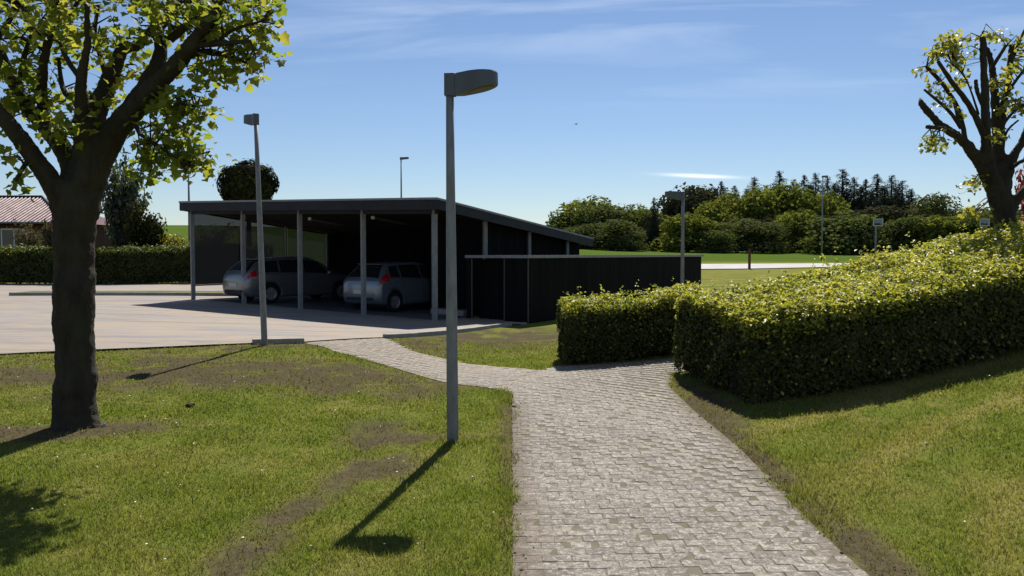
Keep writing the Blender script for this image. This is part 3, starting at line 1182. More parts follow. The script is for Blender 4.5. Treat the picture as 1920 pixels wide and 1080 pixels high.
def make_car(stations, label, loc, heading, wheel_x, wheel_r, paint, rails, side_wins, rear_win, screen, lamp, track):
    root = empty('parked_car', loc, heading)
    tag(root, label, 'car', 'cars parked under the carport')
    st_ = catmull(np.array(stations), 64)
    order_ = np.argsort(st_[:, 0])
    st_ = st_[order_]

    def prof(row_):
        x, w, zb, belt, top, rw = row_
        return np.array([(0, zb), (.84 * w, zb), (.97 * w, zb + .09), (w, .45 * zb + .55 * belt - .05), (.992 * w, belt - .06), (.955 * w, belt + .005), (rw, top - .055), (.80 * rw, top - .004), (0, top + .018)])

    P_ = np.array([prof(r_) for r_ in st_])       # stations x 9 x 2

    def S(x, v, side):
        r_ = np.array([np.interp(x, st_[:, 0], st_[:, k]) for k in range(6)])
        p = prof(r_)
        i_ = min(int(v), 7)
        f = v - i_
        yz = p[i_] * (1 - f) + p[i_ + 1] * f
        return Vector((x, side * yz[0], yz[1]))

    sub = catmull
    verts, faces = [], []
    ring = 17 * 2 - 2 - 0
    fine = []
    for r_ in P_:
        fine.append(catmull(r_, 17))
    m = len(fine)
    # full ring: right side bottom to top, then left side top to bottom
    for j in range(m):
        x = st_[j, 0]
        for k in range(17):
            verts.append((x, -fine[j][k][0], fine[j][k][1]))
        for k in range(15, 0, -1):
            verts.append((x, fine[j][k][0], fine[j][k][1]))
    n = 32
    for j in range(m - 1):
        for k in range(n):
            k2 = (k + 1) % n
            faces.append((j * n + k, (j + 1) * n + k, (j + 1) * n + k2, j * n + k2))
    faces.append(tuple(range(n)))
    faces.append(tuple((m - 1) * n + k for k in reversed(range(n))))
    body = link('body', mesh('body', verts, faces, paint, True), root)
    # wheel arches are cut out of the body
    cut = MB()
    for wx in wheel_x:
        for sd in (-1, 1):
            cut.lathe([(0.0, -.02), (wheel_r + .045, -.02), (wheel_r + .045, .40), (0.0, .40)], (wx, sd * (track + .22), wheel_r + .01), Vector((0, -sd, 0)), Vector((1, 0, 0)), Vector((0, 0, 1)), 28)
    bm = bmesh.new()
    cm = mesh('arch_cut', cut.v, cut.f, M['blackplastic'])
    bm.from_mesh(cm)
    bmesh.ops.remove_doubles(bm, verts=bm.verts, dist=1e-5)
    bmesh.ops.recalc_face_normals(bm, faces=bm.faces)
    bm.to_mesh(cm)
    bm.free()
    bm = bmesh.new()
    bm.from_mesh(body.data)
    bmesh.ops.recalc_face_normals(bm, faces=bm.faces)
    bm.to_mesh(body.data)
    bm.free()
    co = bpy.data.objects.new('arch_cut', cm)
    COL.objects.link(co)
    co.parent = root
    bo = body.modifiers.new('arches', 'BOOLEAN')
    bo.operation = 'DIFFERENCE'
    bo.object = co
    bo.solver = 'EXACT'
    bpy.context.view_layer.update()
    ev = body.evaluated_get(bpy.context.evaluated_depsgraph_get())
    nm = bpy.data.meshes.new_from_object(ev)
    body.modifiers.clear()
    body.data = nm
    bpy.data.objects.remove(co)

    def patch(name, x0, x1, v0, v1, side, mat, nx_=8, nv=5, off=.006, parent=root, slant=0.0, slant2=0.0):
        vs, fs = [], []
        for a in range(nx_ + 1):
            for b in range(nv + 1):
                fv = b / nv
                xa, xb = x0 + slant * fv, x1 + slant2 * fv
                x = xa + (xb - xa) * a / nx_
                v = v0 + (v1 - v0) * fv
                p = S(x, v, side)
                e1 = S(x + .01, v, side) - S(x - .01, v, side)
                e2 = S(x, min(v + .05, 8), side) - S(x, max(v - .05, 0), side)
                nn = e1.cross(e2)
                if nn.length < 1e-9:
                    nn = Vector((0, 0, 1))
                nn.normalize()
                if nn.dot(Vector((0, side, .6))) < 0:
                    nn = -nn
                vs.append(p + nn * off)
        for a in range(nx_):
            for b in range(nv):
                i0 = a * (nv + 1) + b
                fs.append((i0, i0 + nv + 1, i0 + nv + 2, i0 + 1))
        return link(name, mesh(name, vs, fs, mat, True), parent)

    def patch_top(name, x0, x1, v0, mat, off=.006):
        vs, fs = [], []
        vals = [(v, -1) for v in np.linspace(v0, 8, 6)] + [(v, 1) for v in np.linspace(8, v0, 6)[1:]]
        nx_ = 10
        for a in range(nx_ + 1):
            x = x0 + (x1 - x0) * a / nx_
            for (v, sd) in vals:
                p = S(x, v, sd)
                e1 = S(x + .02, 7.9, 1) - S(x - .02, 7.9, 1)
                nn = Vector((-e1.z, 0, e1.x)).normalized()
                if nn.z < 0:
                    nn = -nn
                vs.append(p + nn * off)
        c_ = len(vals)
        for a in range(nx_):
            for b in range(c_ - 1):
                i0 = a * c_ + b
                fs.append((i0, i0 + c_, i0 + c_ + 1, i0 + 1))
        return link(name, mesh(name, vs, fs, mat, True), root)

    for sd in (-1, 1):
        for (x0, x1, s0, s1) in side_wins:
            patch('side_window', x0, x1, 5.1, 5.93, sd, M['glass'], slant=s0, slant2=s1)
        patch('tail_light', lamp[0], lamp[1], lamp[2], lamp[3], sd, M['redlamp'], off=.01, slant=lamp[4], slant2=lamp[5])
        # door handles and seams
        for hx in (-.62, .28):
            p = S(hx, 4.0, sd)
            MB().box((p.x, p.y + sd * .012, p.z - .02), (.17, .025, .03)).build('door_handle', paint, root, bevel=.006)
        for sx in (-.98, -.1, .98):
            patch('door_seam', sx, sx + .012, 2.3, 5.0, sd, M['blackplastic'], 1, 10, .003)
        p = S(.78, 5.0, sd)
        MB().add(*_ellipsoid((p.x, p.y + sd * .10, p.z + .06), (.07, .11, .075))).build('wing_mirror', paint, root, smooth=True)
        if rails:
            pts = [S(x, 6.25, sd) + Vector((0, 0, .05 if -1.2 < x < .3 else .0)) for x in np.linspace(-1.45, .45, 12)]
            MB().tube(pts, [.014] * 12, 6).build('roof_rail', M['chrome'], root, smooth=True)
    patch_top('rear_window', rear_win[0], rear_win[1], 6.3, M['glass'])
    patch_top('windscreen', screen[0], screen[1], 6.3, M['glass'])
    xr = st_[0, 0]
    MB().box((xr - .005, 0, .60), (.02, .52, .115)).build('licence_plate', M['plate'], root)
    MB().box((xr + .045, 0, .40), (.12, 1.15, .07)).build('bumper_insert', M['blackplastic'], root, bevel=.02)
    # spoiler at the top of the tailgate
    p = S(rear_win[1], 8, 1)
    MB().hexa([(p.x - .14, -.50, p.z - .02), (p.x + .1, -.54, p.z - .0), (p.x + .1, .54, p.z - .0), (p.x - .14, .50, p.z - .02)],
              [(p.x - .15, -.50, p.z + .0), (p.x + .1, -.54, p.z + .022), (p.x + .1, .54, p.z + .022), (p.x - .15, .50, p.z + .0)]).build('spoiler', paint, root, bevel=.006)
    for wx in wheel_x:
        for sd in (-1, 1):
            A = Vector((0, sd, 0))
            w = MB().lathe([(wheel_r * .64, -.09), (wheel_r * .93, -.10), (wheel_r, -.07), (wheel_r, .07), (wheel_r * .93, .10), (wheel_r * .66, .095), (wheel_r * .64, .05)],
                           (wx, sd * track, wheel_r), A, Vector((1, 0, 0)), Vector((0, 0, 1)), 28).build('wheel', M['tyre'], root, smooth=True)
            rim = MB().lathe([(wheel_r * .65, .05), (wheel_r * .63, .088), (wheel_r * .57, .08), (wheel_r * .55, .03), (.02, .02)], (wx, sd * track, wheel_r), A, Vector((1, 0, 0)), Vector((0, 0, 1)), 28)
            for q_ in range(5):
                an = q_ * 2 * math.pi / 5
                dv = Vector((math.cos(an), 0, math.sin(an)))
                rim.box(Vector((wx, sd * (track + .065), wheel_r)) + dv * wheel_r * .3, (wheel_r * .58, .03, .055), axes=(dv, Vector((0, 1, 0)), dv.cross(Vector((0, 1, 0)))))
            rim.build('rim', M['rim'], w)
    return root


def _ellipsoid(c, r, n=10, m_=7):
    vs, fs = [], []
    for a in range(m_ + 1):
        th = math.pi * a / m_
        for b in range(n):
            ph = 2 * math.pi * b / n
            vs.append((c[0] + r[0] * math.sin(th) * math.cos(ph), c[1] + r[1] * math.sin(th) * math.sin(ph), c[2] + r[2] * math.cos(th)))
    for a in range(m_):
        for b in range(n):
            fs.append((a * n + b, (a + 1) * n + b, (a + 1) * n + (b + 1) % n, a * n + (b + 1) % n))
    return vs, fs


est = [(-2.20, .66, .46, .70, .78, .60), (-2.16, .80, .34, .78, .90, .72), (-2.06, .87, .26, .92, 1.02, .78), (-1.92, .885, .22, .96, 1.16, .74), (-1.70, .89, .2, .96, 1.33, .67),
       (-1.45, .89, .2, .955, 1.42, .635), (-1.0, .89, .2, .94, 1.465, .62), (-.4, .89, .2, .925, 1.485, .615), (.15, .89, .2, .91, 1.455, .615), (.6, .89, .2, .90, 1.33, .635),
       (.95, .885, .2, .89, 1.13, .70), (1.2, .88, .2, .87, .985, .78), (1.55, .87, .2, .83, .92, .80), (1.85, .84, .22, .76, .84, .76), (2.08, .74, .3, .64, .71, .66), (2.18, .56, .4, .54, .58, .48)]
hat = [(-1.93, .60, .46, .70, .78, .54), (-1.90, .76, .36, .80, .90, .68), (-1.82, .83, .26, .94, 1.00, .74), (-1.70, .845, .22, .99, 1.14, .71), (-1.52, .85, .2, .995, 1.33, .62),
       (-1.35, .85, .2, .99, 1.42, .585), (-.95, .85, .2, .97, 1.465, .575), (-.4, .85, .2, .94, 1.48, .57), (.1, .85, .2, .92, 1.44, .575), (.55, .85, .2, .90, 1.27, .60),
       (.85, .845, .2, .88, 1.09, .66), (1.08, .84, .2, .86, .98, .74), (1.4, .83, .2, .82, .91, .76), (1.66, .80, .22, .75, .82, .72), (1.86, .70, .3, .63, .69, .60), (1.94, .52, .4, .54, .58, .44)]


def car_at(px, py_d, heading_az, wheel_dx, track):
    """place the car by its near rear wheel"""
    d = py_d
    x = (px - 960) / FPX * d
    f = Vector((math.sin(heading_az), math.cos(heading_az), 0))
    l_ = Vector((-f.y, f.x, 0))
    c_ = Vector((x, d, 0)) - f * wheel_dx + l_ * track
    return (c_.x, c_.y, gz(c_.x, c_.y) + .03), math.atan2(f.y, f.x)


loc1, h1 = car_at(505, 26.6, R(45), -1.33, .77)
make_car(est, 'silver estate car with roof rails parked side-on beside the tinted screens', loc1, h1, (-1.33, 1.32), .315, M['silver'], True,
         [(-1.62, -1.02, .10, .02), (-.96, -.12, .03, 0), (-.06, .93, 0, -.36)], (-2.03, -1.52), (.42, 1.12), (-2.11, -1.80, 3.9, 5.4, 0, -.04), .77)
loc2, h2 = car_at(737, 24.6, R(38), -1.25, .73)
make_car(hat, 'small pale silver hatchback parked tail-out in the middle of the carport', loc2, h2, (-1.25, 1.24), .30, M['silver2'], False,
         [(-1.42, -1.02, .08, .02), (-.95, -.12, .03, 0), (-.06, .80, 0, -.30)], (-1.80, -1.40), (.36, 1.0), (-1.87, -1.50, 3.9, 5.5, .05, .05), .73)

# ------------------------------------------------------------------ street lamps


def make_lamp(base, height, dir_az, label, lean=(0, 0), r0=.055, r1=.036, hs=1.0, grp='path lamps with a flat drum head'):
    root = empty('street_lamp', base)
    tag(root, label, 'lamp', grp)
    top = Vector((lean[0], lean[1], height))
    pts = [top * f for f in (-.06, 0, .12, .35, .7, 1.0)]
    rad = [r0, r0, r0 * .98, r0 * .92, (r0 + r1 * 2) / 3, r1]
    MB().tube(pts, rad, 16).build('pole', M['galv'], root, smooth=True)
    d = Vector((math.sin(dir_az), math.cos(dir_az), 0))
    n = Vector((-d.y, d.x, 0))
    zt = Vector((top.x, top.y, height))
    MB().box(zt + Vector((0, 0, -.085 * hs)) + d * .005, (.095 * hs, .10 * hs, .20 * hs), axes=(d, n, Vector((0, 0, 1)))).build('sleeve', M['lampgrey'], root, bevel=.006)
    # drum: teardrop plan, flat top that rises a little, underside tilted up to the tip
    outl = [(.052, .045), (.12, .068), (.19, .10)]
    cx, rr = .30, .130
    for q_ in range(9):
        an = R(115 - q_ * 14.4)
        outl.append((cx + rr * math.cos(an) * 1.05, rr * math.sin(an)))
    full = outl + [(a, -b) for (a, b) in reversed(outl)]
    zt_f = lambda a: .012 + .010 * min(1, max(0, a - .05) / .12)
    zb_f = lambda a: -.178 + .085 * max(0, (a - .1) / .34)
    vs = []
    for (sc_, fz, kz) in ((.98, zb_f, 0), (1.0, zb_f, .012), (.985, zt_f, -.012), (.94, zt_f, 0)):
        for (a, b) in full:
            a2 = .25 + (a - .25) * sc_
            p = zt + (d * a2 + n * b * sc_) * hs + Vector((0, 0, (fz(a) + kz) * hs))
            vs.append(p)
    c_ = len(full)
    fs = [tuple(range(c_)), tuple(3 * c_ + k for k in reversed(range(c_)))]
    for r_ in range(3):
        for k in range(c_):
            k2 = (k + 1) % c_
            fs.append((r_ * c_ + k2, r_ * c_ + k, (r_ + 1) * c_ + k, (r_ + 1) * c_ + k2))
    head = link('lamp_head', mesh('lamp_head', vs, fs, M['lampgrey']), root)
    lv = []
    for q_ in range(20):
        an = 2 * math.pi * q_ / 20
        a, b = .29 + .11 * math.cos(an), .10 * math.sin(an)
        lv.append(zt + (d * a + n * b) * hs + Vector((0, 0, (zb_f(a) - .004) * hs)))
    lv.append(sum(lv, Vector()) / 20 - Vector((0, 0, .02 * hs)))
    link('lens', mesh('lens', lv, [(q_, (q_ + 1) % 20, 20) for q_ in range(20)], M['lens'], True), head)
    return root


pm = at(849, 838, 7.45)
make_lamp((pm.x, pm.y, gz(pm.x, pm.y)), EYE + 330 / FPX * 7.45 - gz(pm.x, pm.y), R(97), 'tall grey lamp post in the lawn beside the paved path', (-.018, 0), .054, .034)
plp = at(496, 645, 13.9)
plz = gz(plp.x, plp.y)
make_lamp((plp.x, plp.y, plz), EYE + 258 / FPX * 13.9 - plz, R(-32), 'grey lamp post at the kerb in front of the silver estate car', (-.10, 0), .052, .034, .95)
prp = at(1279, 560, 20)
prz = gz(prp.x, prp.y)
make_lamp((prp.x, prp.y, prz), EYE + 114 / FPX * 20 - prz, R(-75), 'grey lamp post behind the clipped hedge, in front of the black enclosure', (0, 0), .05, .036, 1.0)


def tall_lamp(px, top_y, d, label, head=True, side=1, r=.06, hl=.55):
    p = at(px, top_y, d)
    g = gz(p.x, p.y)
    root = empty('street_light', (p.x, p.y, g))
    tag(root, label, 'lamp', 'tall thin lamp posts in the distance')
    h = p.z - g
    MB().tube([(0, 0, -.3), (0, 0, h * .5), (0, 0, h)], [r * 1.4, r * 1.1, r * .7], 10).build('pole', M['galv'], root, smooth=True)
    if head:
        MB().hexa([(-.08 * side, -.12, h - .1), (hl * side, -.14, h - .03), (hl * side, .14, h - .03), (-.08 * side, .12, h - .1)],
                  [(-.08 * side, -.10, h + .08), (hl * side, -.12, h + .1), (hl * side, .12, h + .1), (-.08 * side, .10, h + .08)]).build('lamp_head', M['lampgrey'], root, bevel=.02)
    return root


tall_lamp(752, 297, 60, 'tall thin street light rising behind the carport roof')
tall_lamp(353, 300, 48, 'thin pole rising behind the left end of the carport roof, its top in the leaves', True, 1, .06)
tall_lamp(1543, 331, 72, 'tall thin street light standing in front of the wood beyond the hedge', True, 1, .055, .4)

# rust-brown marker post by the road
p = at_ground(1405, 505)
mp_ = empty('marker_post', (p.x, p.y, p.z))
tag(mp_, 'rust-brown slim post standing at the edge of the far road', 'post')
M['rust'] = plain('rusty_paint', (.13, .05, .03), (.08, .035, .025), 8, .8, .2)
MB().box((0, 0, .6), (.13, .13, 1.5), R(20)).build('shaft', M['rust'], mp_, bevel=.01)
MB().box((0, 0, 1.365), (.15, .15, .03), R(20)).build('cap', M['blackplastic'], mp_)

# basketball boards
M['boardwhite'] = plain('painted_board', (.27, .28, .30), (.20, .21, .23), 2, .6, .3)
for (px, d, lab) in ((1646, 84, 'pale basketball board on a post in front of the dark spruces'), (1846, 84, 'pale basketball board on a post left of the pollarded tree trunk')):
    p = at(px, 417, d)
    g = gz(p.x, p.y)
    r = empty('basketball_hoop', (p.x, p.y, g))
    tag(r, lab, 'basketball hoop', 'basketball hoops beyond the hedge')
    h = p.z - g
    MB().box((0, .45, h / 2 - .1), (.14, .14, h), 0).build('post', M['galv'], r)
    b = MB().box((0, 0, h), (.98, .05, .74), 0).build('backboard', M['boardwhite'], r)
    W, H = .98, .74
    f = MB()
    for (cx, cz, w, hh) in ((0, H / 2 - .025, W, .06), (0, -H / 2 + .03, W, .08), (W / 2 - .03, 0, .07, H - .15), (-W / 2 + .03, 0, .05, H - .15)):
        f.box((cx, -.032, h + cz), (w, .012, hh))
    f.build('border', M['white'], b)
    MB().box((-.05, -.030, h - .17), (.62, .008, .14)).build('target_square', M['fascia'], b)
    pts = [(.23 * math.cos(2 * math.pi * k / 16), -.3 + .23 * math.sin(2 * math.pi * k / 16), h - .25) for k in range(17)]
    MB().tube(pts, [.02] * 17, 6).build('ring', M['rust'], r, smooth=True)
    MB().box((0, .21, h), (.1, .36, .1)).build('bracket', M['galv'], r)

# ------------------------------------------------------------------ foliage tools


def leaves(P, N, size, aspect=.62, fold=.25, jitter=.7, seed=0, shape='diamond'):
    """leaf faces at points P with rough normals N; returns verts, faces arrays (quads folded into 2 tris)"""
    g = np.random.default_rng(seed)
    n = len(P)
    N = N + g.normal(0, jitter, (n, 3))
    N /= np.linalg.norm(N, axis=1)[:, None] + 1e-9
    T = g.normal(0, 1, (n, 3))
    T -= N * (T * N).sum(1)[:, None]
    T /= np.linalg.norm(T, axis=1)[:, None] + 1e-9
    B = np.cross(N, T)
    s = (size * g.uniform(.65, 1.25, n))[:, None]
    if shape == 'diamond':
        lx = np.array([0, .45, 1.0, .45])
        ly = np.array([0, .5, 0, -.5]) * aspect
        lz = np.array([0, fold, .0, fold]) * .5
        fc = np.array([[0, 1, 2], [0, 2, 3]])
    elif shape == 'maple':
        pts = [(0, 0), (.04, .36), (.16, .46), (.34, .37), (.58, .55), (.68, .27), (1.0, 0), (.68, -.27), (.58, -.55), (.34, -.37), (.16, -.46), (.04, -.36)]
        lx = np.array([a for a, b in pts] + [.32])
        ly = np.array([b for a, b in pts] + [0]) * 1.0
        lz = np.abs(ly) * .35 - .25 * lx * lx
        k = len(pts)
        fc = np.array([[i_, (i_ + 1) % k, k] for i_ in range(k)])
    else:
        lx = np.array([-.5, .5, .5, -.5])
        ly = np.array([-.5, -.5, .5, .5]) * aspect
        lz = np.array([0, fold, 0, fold])
        fc = np.array([[0, 1, 2], [0, 2, 3]])
    m = len(lx)
    Vv = P[:, None] + T[:, None] * (lx[None, :, None] * s[:, None]) + B[:, None] * (ly[None, :, None] * s[:, None]) + N[:, None] * (lz[None, :, None] * s[:, None])
    Fv = (np.arange(n)[:, None, None] * m + fc[None]).reshape(-1, 3)
    return Vv.reshape(-1, 3), Fv


def maple_single():
    v, f = leaves(np.zeros((1, 3)), np.array([[0, 0, 1.]]), 1.0, jitter=0, seed=1, shape='maple')
    return v, f


# ------------------------------------------------------------------ hedges


def hedge(name, label, F, B, hF, hB, n, size, mat, seed, core_in=.16, lump=.075, cat='hedge', group=None, end0=True, sprout=60, stem_every=.5, shell=.22, shade_mat=None):
    """F, B: (k,2) base lines front/back; hF, hB: heights of the front and back top edge"""
    g = np.random.default_rng(seed)
    F, B = catmull(np.array(F, float), 60), catmull(np.array(B, float), 60)
    hF, hB = np.interp(np.linspace(0, 1, 60), np.linspace(0, 1, len(hF)), hF), np.interp(np.linspace(0, 1, 60), np.linspace(0, 1, len(hB)), hB)
    L = np.linalg.norm(np.diff(F, axis=0), axis=1).sum()
    T = np.linalg.norm(F - B, axis=1).mean()
    H = (hF.mean() + hB.mean()) / 2

    def pt(u, w, h):
        k = np.clip(u * 59, 0, 58.999)
        i_ = k.astype(int)
        f = (k - i_)[:, None]
        a = F[i_] * (1 - f) + F[i_ + 1] * f
        b = B[i_] * (1 - f) + B[i_ + 1] * f
        p = a * (1 - w)[:, None] + b * w[:, None]
        hh = (hF[i_] * (1 - f[:, 0]) + hF[i_ + 1] * f[:, 0]) * (1 - w) + (hB[i_] * (1 - f[:, 0]) + hB[i_ + 1] * f[:, 0]) * w
        z = gz(p[:, 0], p[:, 1])
        return np.stack([p[:, 0], p[:, 1], z + h * hh], 1)

    mid = F[30] * .5 + B[30] * .5
    root = empty(name, (mid[0], mid[1], gz(mid[0], mid[1])))
    tag(root, label, cat, group)
    bpy.context.view_layer.update()
    areas = np.array([L * H * 1.15, L * T * 1.1, L * H * .45, T * H * 1.2, T * H * .7])
    cnt = (areas / areas.sum() * n).astype(int)
    allP, allN, allO = [], [], []
    d0 = np.array([F[1] - F[0]])[0]
    d0 = d0 / np.linalg.norm(d0)
    fr = (F - B).mean(0)
    fr = fr / np.linalg.norm(fr)
    for face, c_ in enumerate(cnt):
        a, b = g.random(c_), g.random(c_)
        dep = g.random(c_) ** 1.6 * shell
        if face == 0:
            u, w, h, nn = a, dep / T, b, (fr[0], fr[1], .25)
        elif face == 1:
            u, w, h, nn = a, b, 1 - dep / H, (0, 0, 1)
        elif face == 2:
            u, w, h, nn = a, 1 - dep / T, b, (-fr[0], -fr[1], .25)
        elif face == 3:
            u, w, h, nn = dep / L, a, b, (-d0[0], -d0[1], .2)
        else:
            u, w, h, nn = 1 - dep / L, a, b, (d0[0], d0[1], .2)
        h = .05 + .95 * h
        Pp = pt(u, w, h)
        nn = np.array(nn, float)
        nl = (fbm(Pp[:, 0] * 3.4 + face * 7, (Pp[:, 1] + Pp[:, 2]) * 3.4, 3) - .5) * 2.4 * lump + (fbm(Pp[:, 0] * 1.1, Pp[:, 1] * 1.1 + Pp[:, 2], 2) - .5) * 1.8 * lump
        # rounded shoulders
        edge = np.minimum(np.minimum(w, 1 - w) * T, .4) / .4
        Pp[:, 2] -= (h > .6) * (1 - edge) ** 2 * .12
        Pp = Pp + nn[None] * nl[:, None]
        # hedges thin out at the foot and have bare patches
        bare = fbm(Pp[:, 0] * 2.1 + 3, Pp[:, 1] * 2.1 + Pp[:, 2] * 2.4 + 8, 3)
        kp = g.random(c_) > np.clip((bare - .50) * 2.2, 0, .55) * (face != 1) + np.clip((.22 - h) * 1.6, 0, .30) * (face != 1)
        Pp, h = Pp[kp], h[kp]
        c_ = len(Pp)
        allP.append(Pp)
        allN.append(np.repeat(nn[None], c_, 0))
        # leaves below the top and upper shoulder get shade painted into their colour
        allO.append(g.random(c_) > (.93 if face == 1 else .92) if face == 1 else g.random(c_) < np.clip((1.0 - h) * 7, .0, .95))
    # sprouts on top
    for k in range(sprout):
        u, w = g.random(1), g.random(1)
        p = pt(u, w, np.array([1.0]))[0]
        hh = g.uniform(.03, .12) if g.random() < .85 else g.uniform(.12, .26)
        m_ = int(g.integers(3, 8))
        z = g.random(m_) * hh
        q_ = np.stack([p[0] + g.normal(0, .015, m_), p[1] + g.normal(0, .015, m_), p[2] + z], 1)
        allP.append(q_)
        allN.append(np.repeat([[0, 0, 1.]], m_, 0))
        allO.append(np.zeros(m_, bool))
    Pp, Nn = np.concatenate(allP), np.concatenate(allN)
    Oo = np.concatenate(allO) if shade_mat is not None else np.zeros(len(Pp), bool)
    for nm_, sel, mt_ in (('top_foliage', ~Oo, mat), ('shade_toned_foliage', Oo, shade_mat)):
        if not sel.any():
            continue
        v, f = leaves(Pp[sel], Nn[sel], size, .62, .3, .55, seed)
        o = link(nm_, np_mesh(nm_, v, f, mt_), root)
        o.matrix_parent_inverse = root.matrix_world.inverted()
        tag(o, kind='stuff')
    # solid dark core added inside so no light leaks through the leaves
    us = np.linspace(0, 1, 40)
    ci = core_in
    ring = []
    for u in us:
        uu = np.full(4, ci / L + u * (1 - 2 * ci / L))
        ww = np.array([ci / T, 1 - ci / T, 1 - ci / T, ci / T])
        h_ = np.array([.05, .05, 1 - ci / H, 1 - ci / H])
        ring.append(pt(uu, ww, h_))
    rv_ = np.concatenate(ring)
    rf_ = []
    for k in range(39):
        for j in range(4):
            j2 = (j + 1) % 4
            rf_.append((k * 4 + j, k * 4 + j2, (k + 1) * 4 + j2, (k + 1) * 4 + j))
    rf_ += [(0, 1, 2, 3), (159, 158, 157, 156)]
    rf_ = [t_ if len(t_) == 4 else t_ for t_ in rf_]
    o = link('hedge_core', mesh('hedge_core', rv_, rf_, M['hedge_twig']), root)
    o.matrix_parent_inverse = root.matrix_world.inverted()
    if stem_every:
        m_ = int(L / stem_every)
        for k in range(m_):
            u = np.array([(k + .5 + g.uniform(-.3, .3)) / m_])
            w = np.array([g.uniform(.06, .2) / T * 1.2])
            a = pt(u, w, np.array([-.05]))[0]
            b = pt(u + g.normal(0, .004), w + .02, np.array([.3]))[0]
            o = MB().tube([a, (a + b) / 2 + g.normal(0, .012, 3), b], [.013, .011, .008], 6).build('stem', M['hedge_twig'], root)
            o.matrix_parent_inverse = root.matrix_world.inverted()
    return root


hedge('hedge', 'large clipped yellow-green hedge climbing the bank right of the paved path',
      [(2.50, 8.75), (3.4, 8.7), (4.6, 9.0), (6.2, 9.6), (8.5, 10.8)], [(2.18, 11.0), (3.2, 11.2), (4.6, 11.6), (6.4, 12.3), (9.0, 13.4)],
      [.95, .98, 1.0, 1.02, 1.05], [1.03, 1.04, 1.1, 1.14, 1.15], 118000, .052, M['hedge'], 11, sprout=330, shade_mat=M['hedge_shade'], stem_every=.16)
hedge('hedge', 'low clipped hedge behind the paved path, in front of the black enclosure',
      [(.78, 12.35), (1.6, 12.45), (2.9, 12.6)], [(.80, 13.35), (1.6, 13.45), (2.9, 13.6)],
      [.92, .95, .97], [.95, .97, 1.0], 34000, .05, M['hedge'], 12, sprout=110, shade_mat=M['hedge_shade'], stem_every=.16)
hedge('hedge', 'tall dark hedge along the far side of the parking lot by the red-roofed house',
      [(-32, 40.3), (-22, 41.0), (-12.6, 42.2)], [(-32, 41.7), (-22, 42.4), (-12.6, 43.6)],
      [1.75, 1.75, 1.8], [1.85, 1.85, 1.9], 60000, .13, M['farhedge'], 13, lump=.14, sprout=120, stem_every=0, shade_mat=M['hedge_shade'])

# ------------------------------------------------------------------ detailed trees
BR_ID = [0]


def limb_pts(pts, dd):
    """pixel, depth, pixel radius -> world points and radii"""
    P_, Rr = [], []
    for (x, y, d, r) in pts:
        P_.append(at(x, y, d))
        Rr.append(r / FPX * d)
    c_ = catmull(np.array([[*p, r] for p, r in zip(P_, Rr)]), max(6, 4 * len(P_)))
    # gnarl
    g = np.random.default_rng(BR_ID[0])
    BR_ID[0] += 1
    for k in range(1, len(c_) - 1):
        c_[k, :3] += g.normal(0, .05, 3) * c_[k, 3]
        c_[k, 3] *= g.uniform(.95, 1.06)
    return [Vector(r[:3]) for r in c_], [max(r[3], .004) for r in c_]


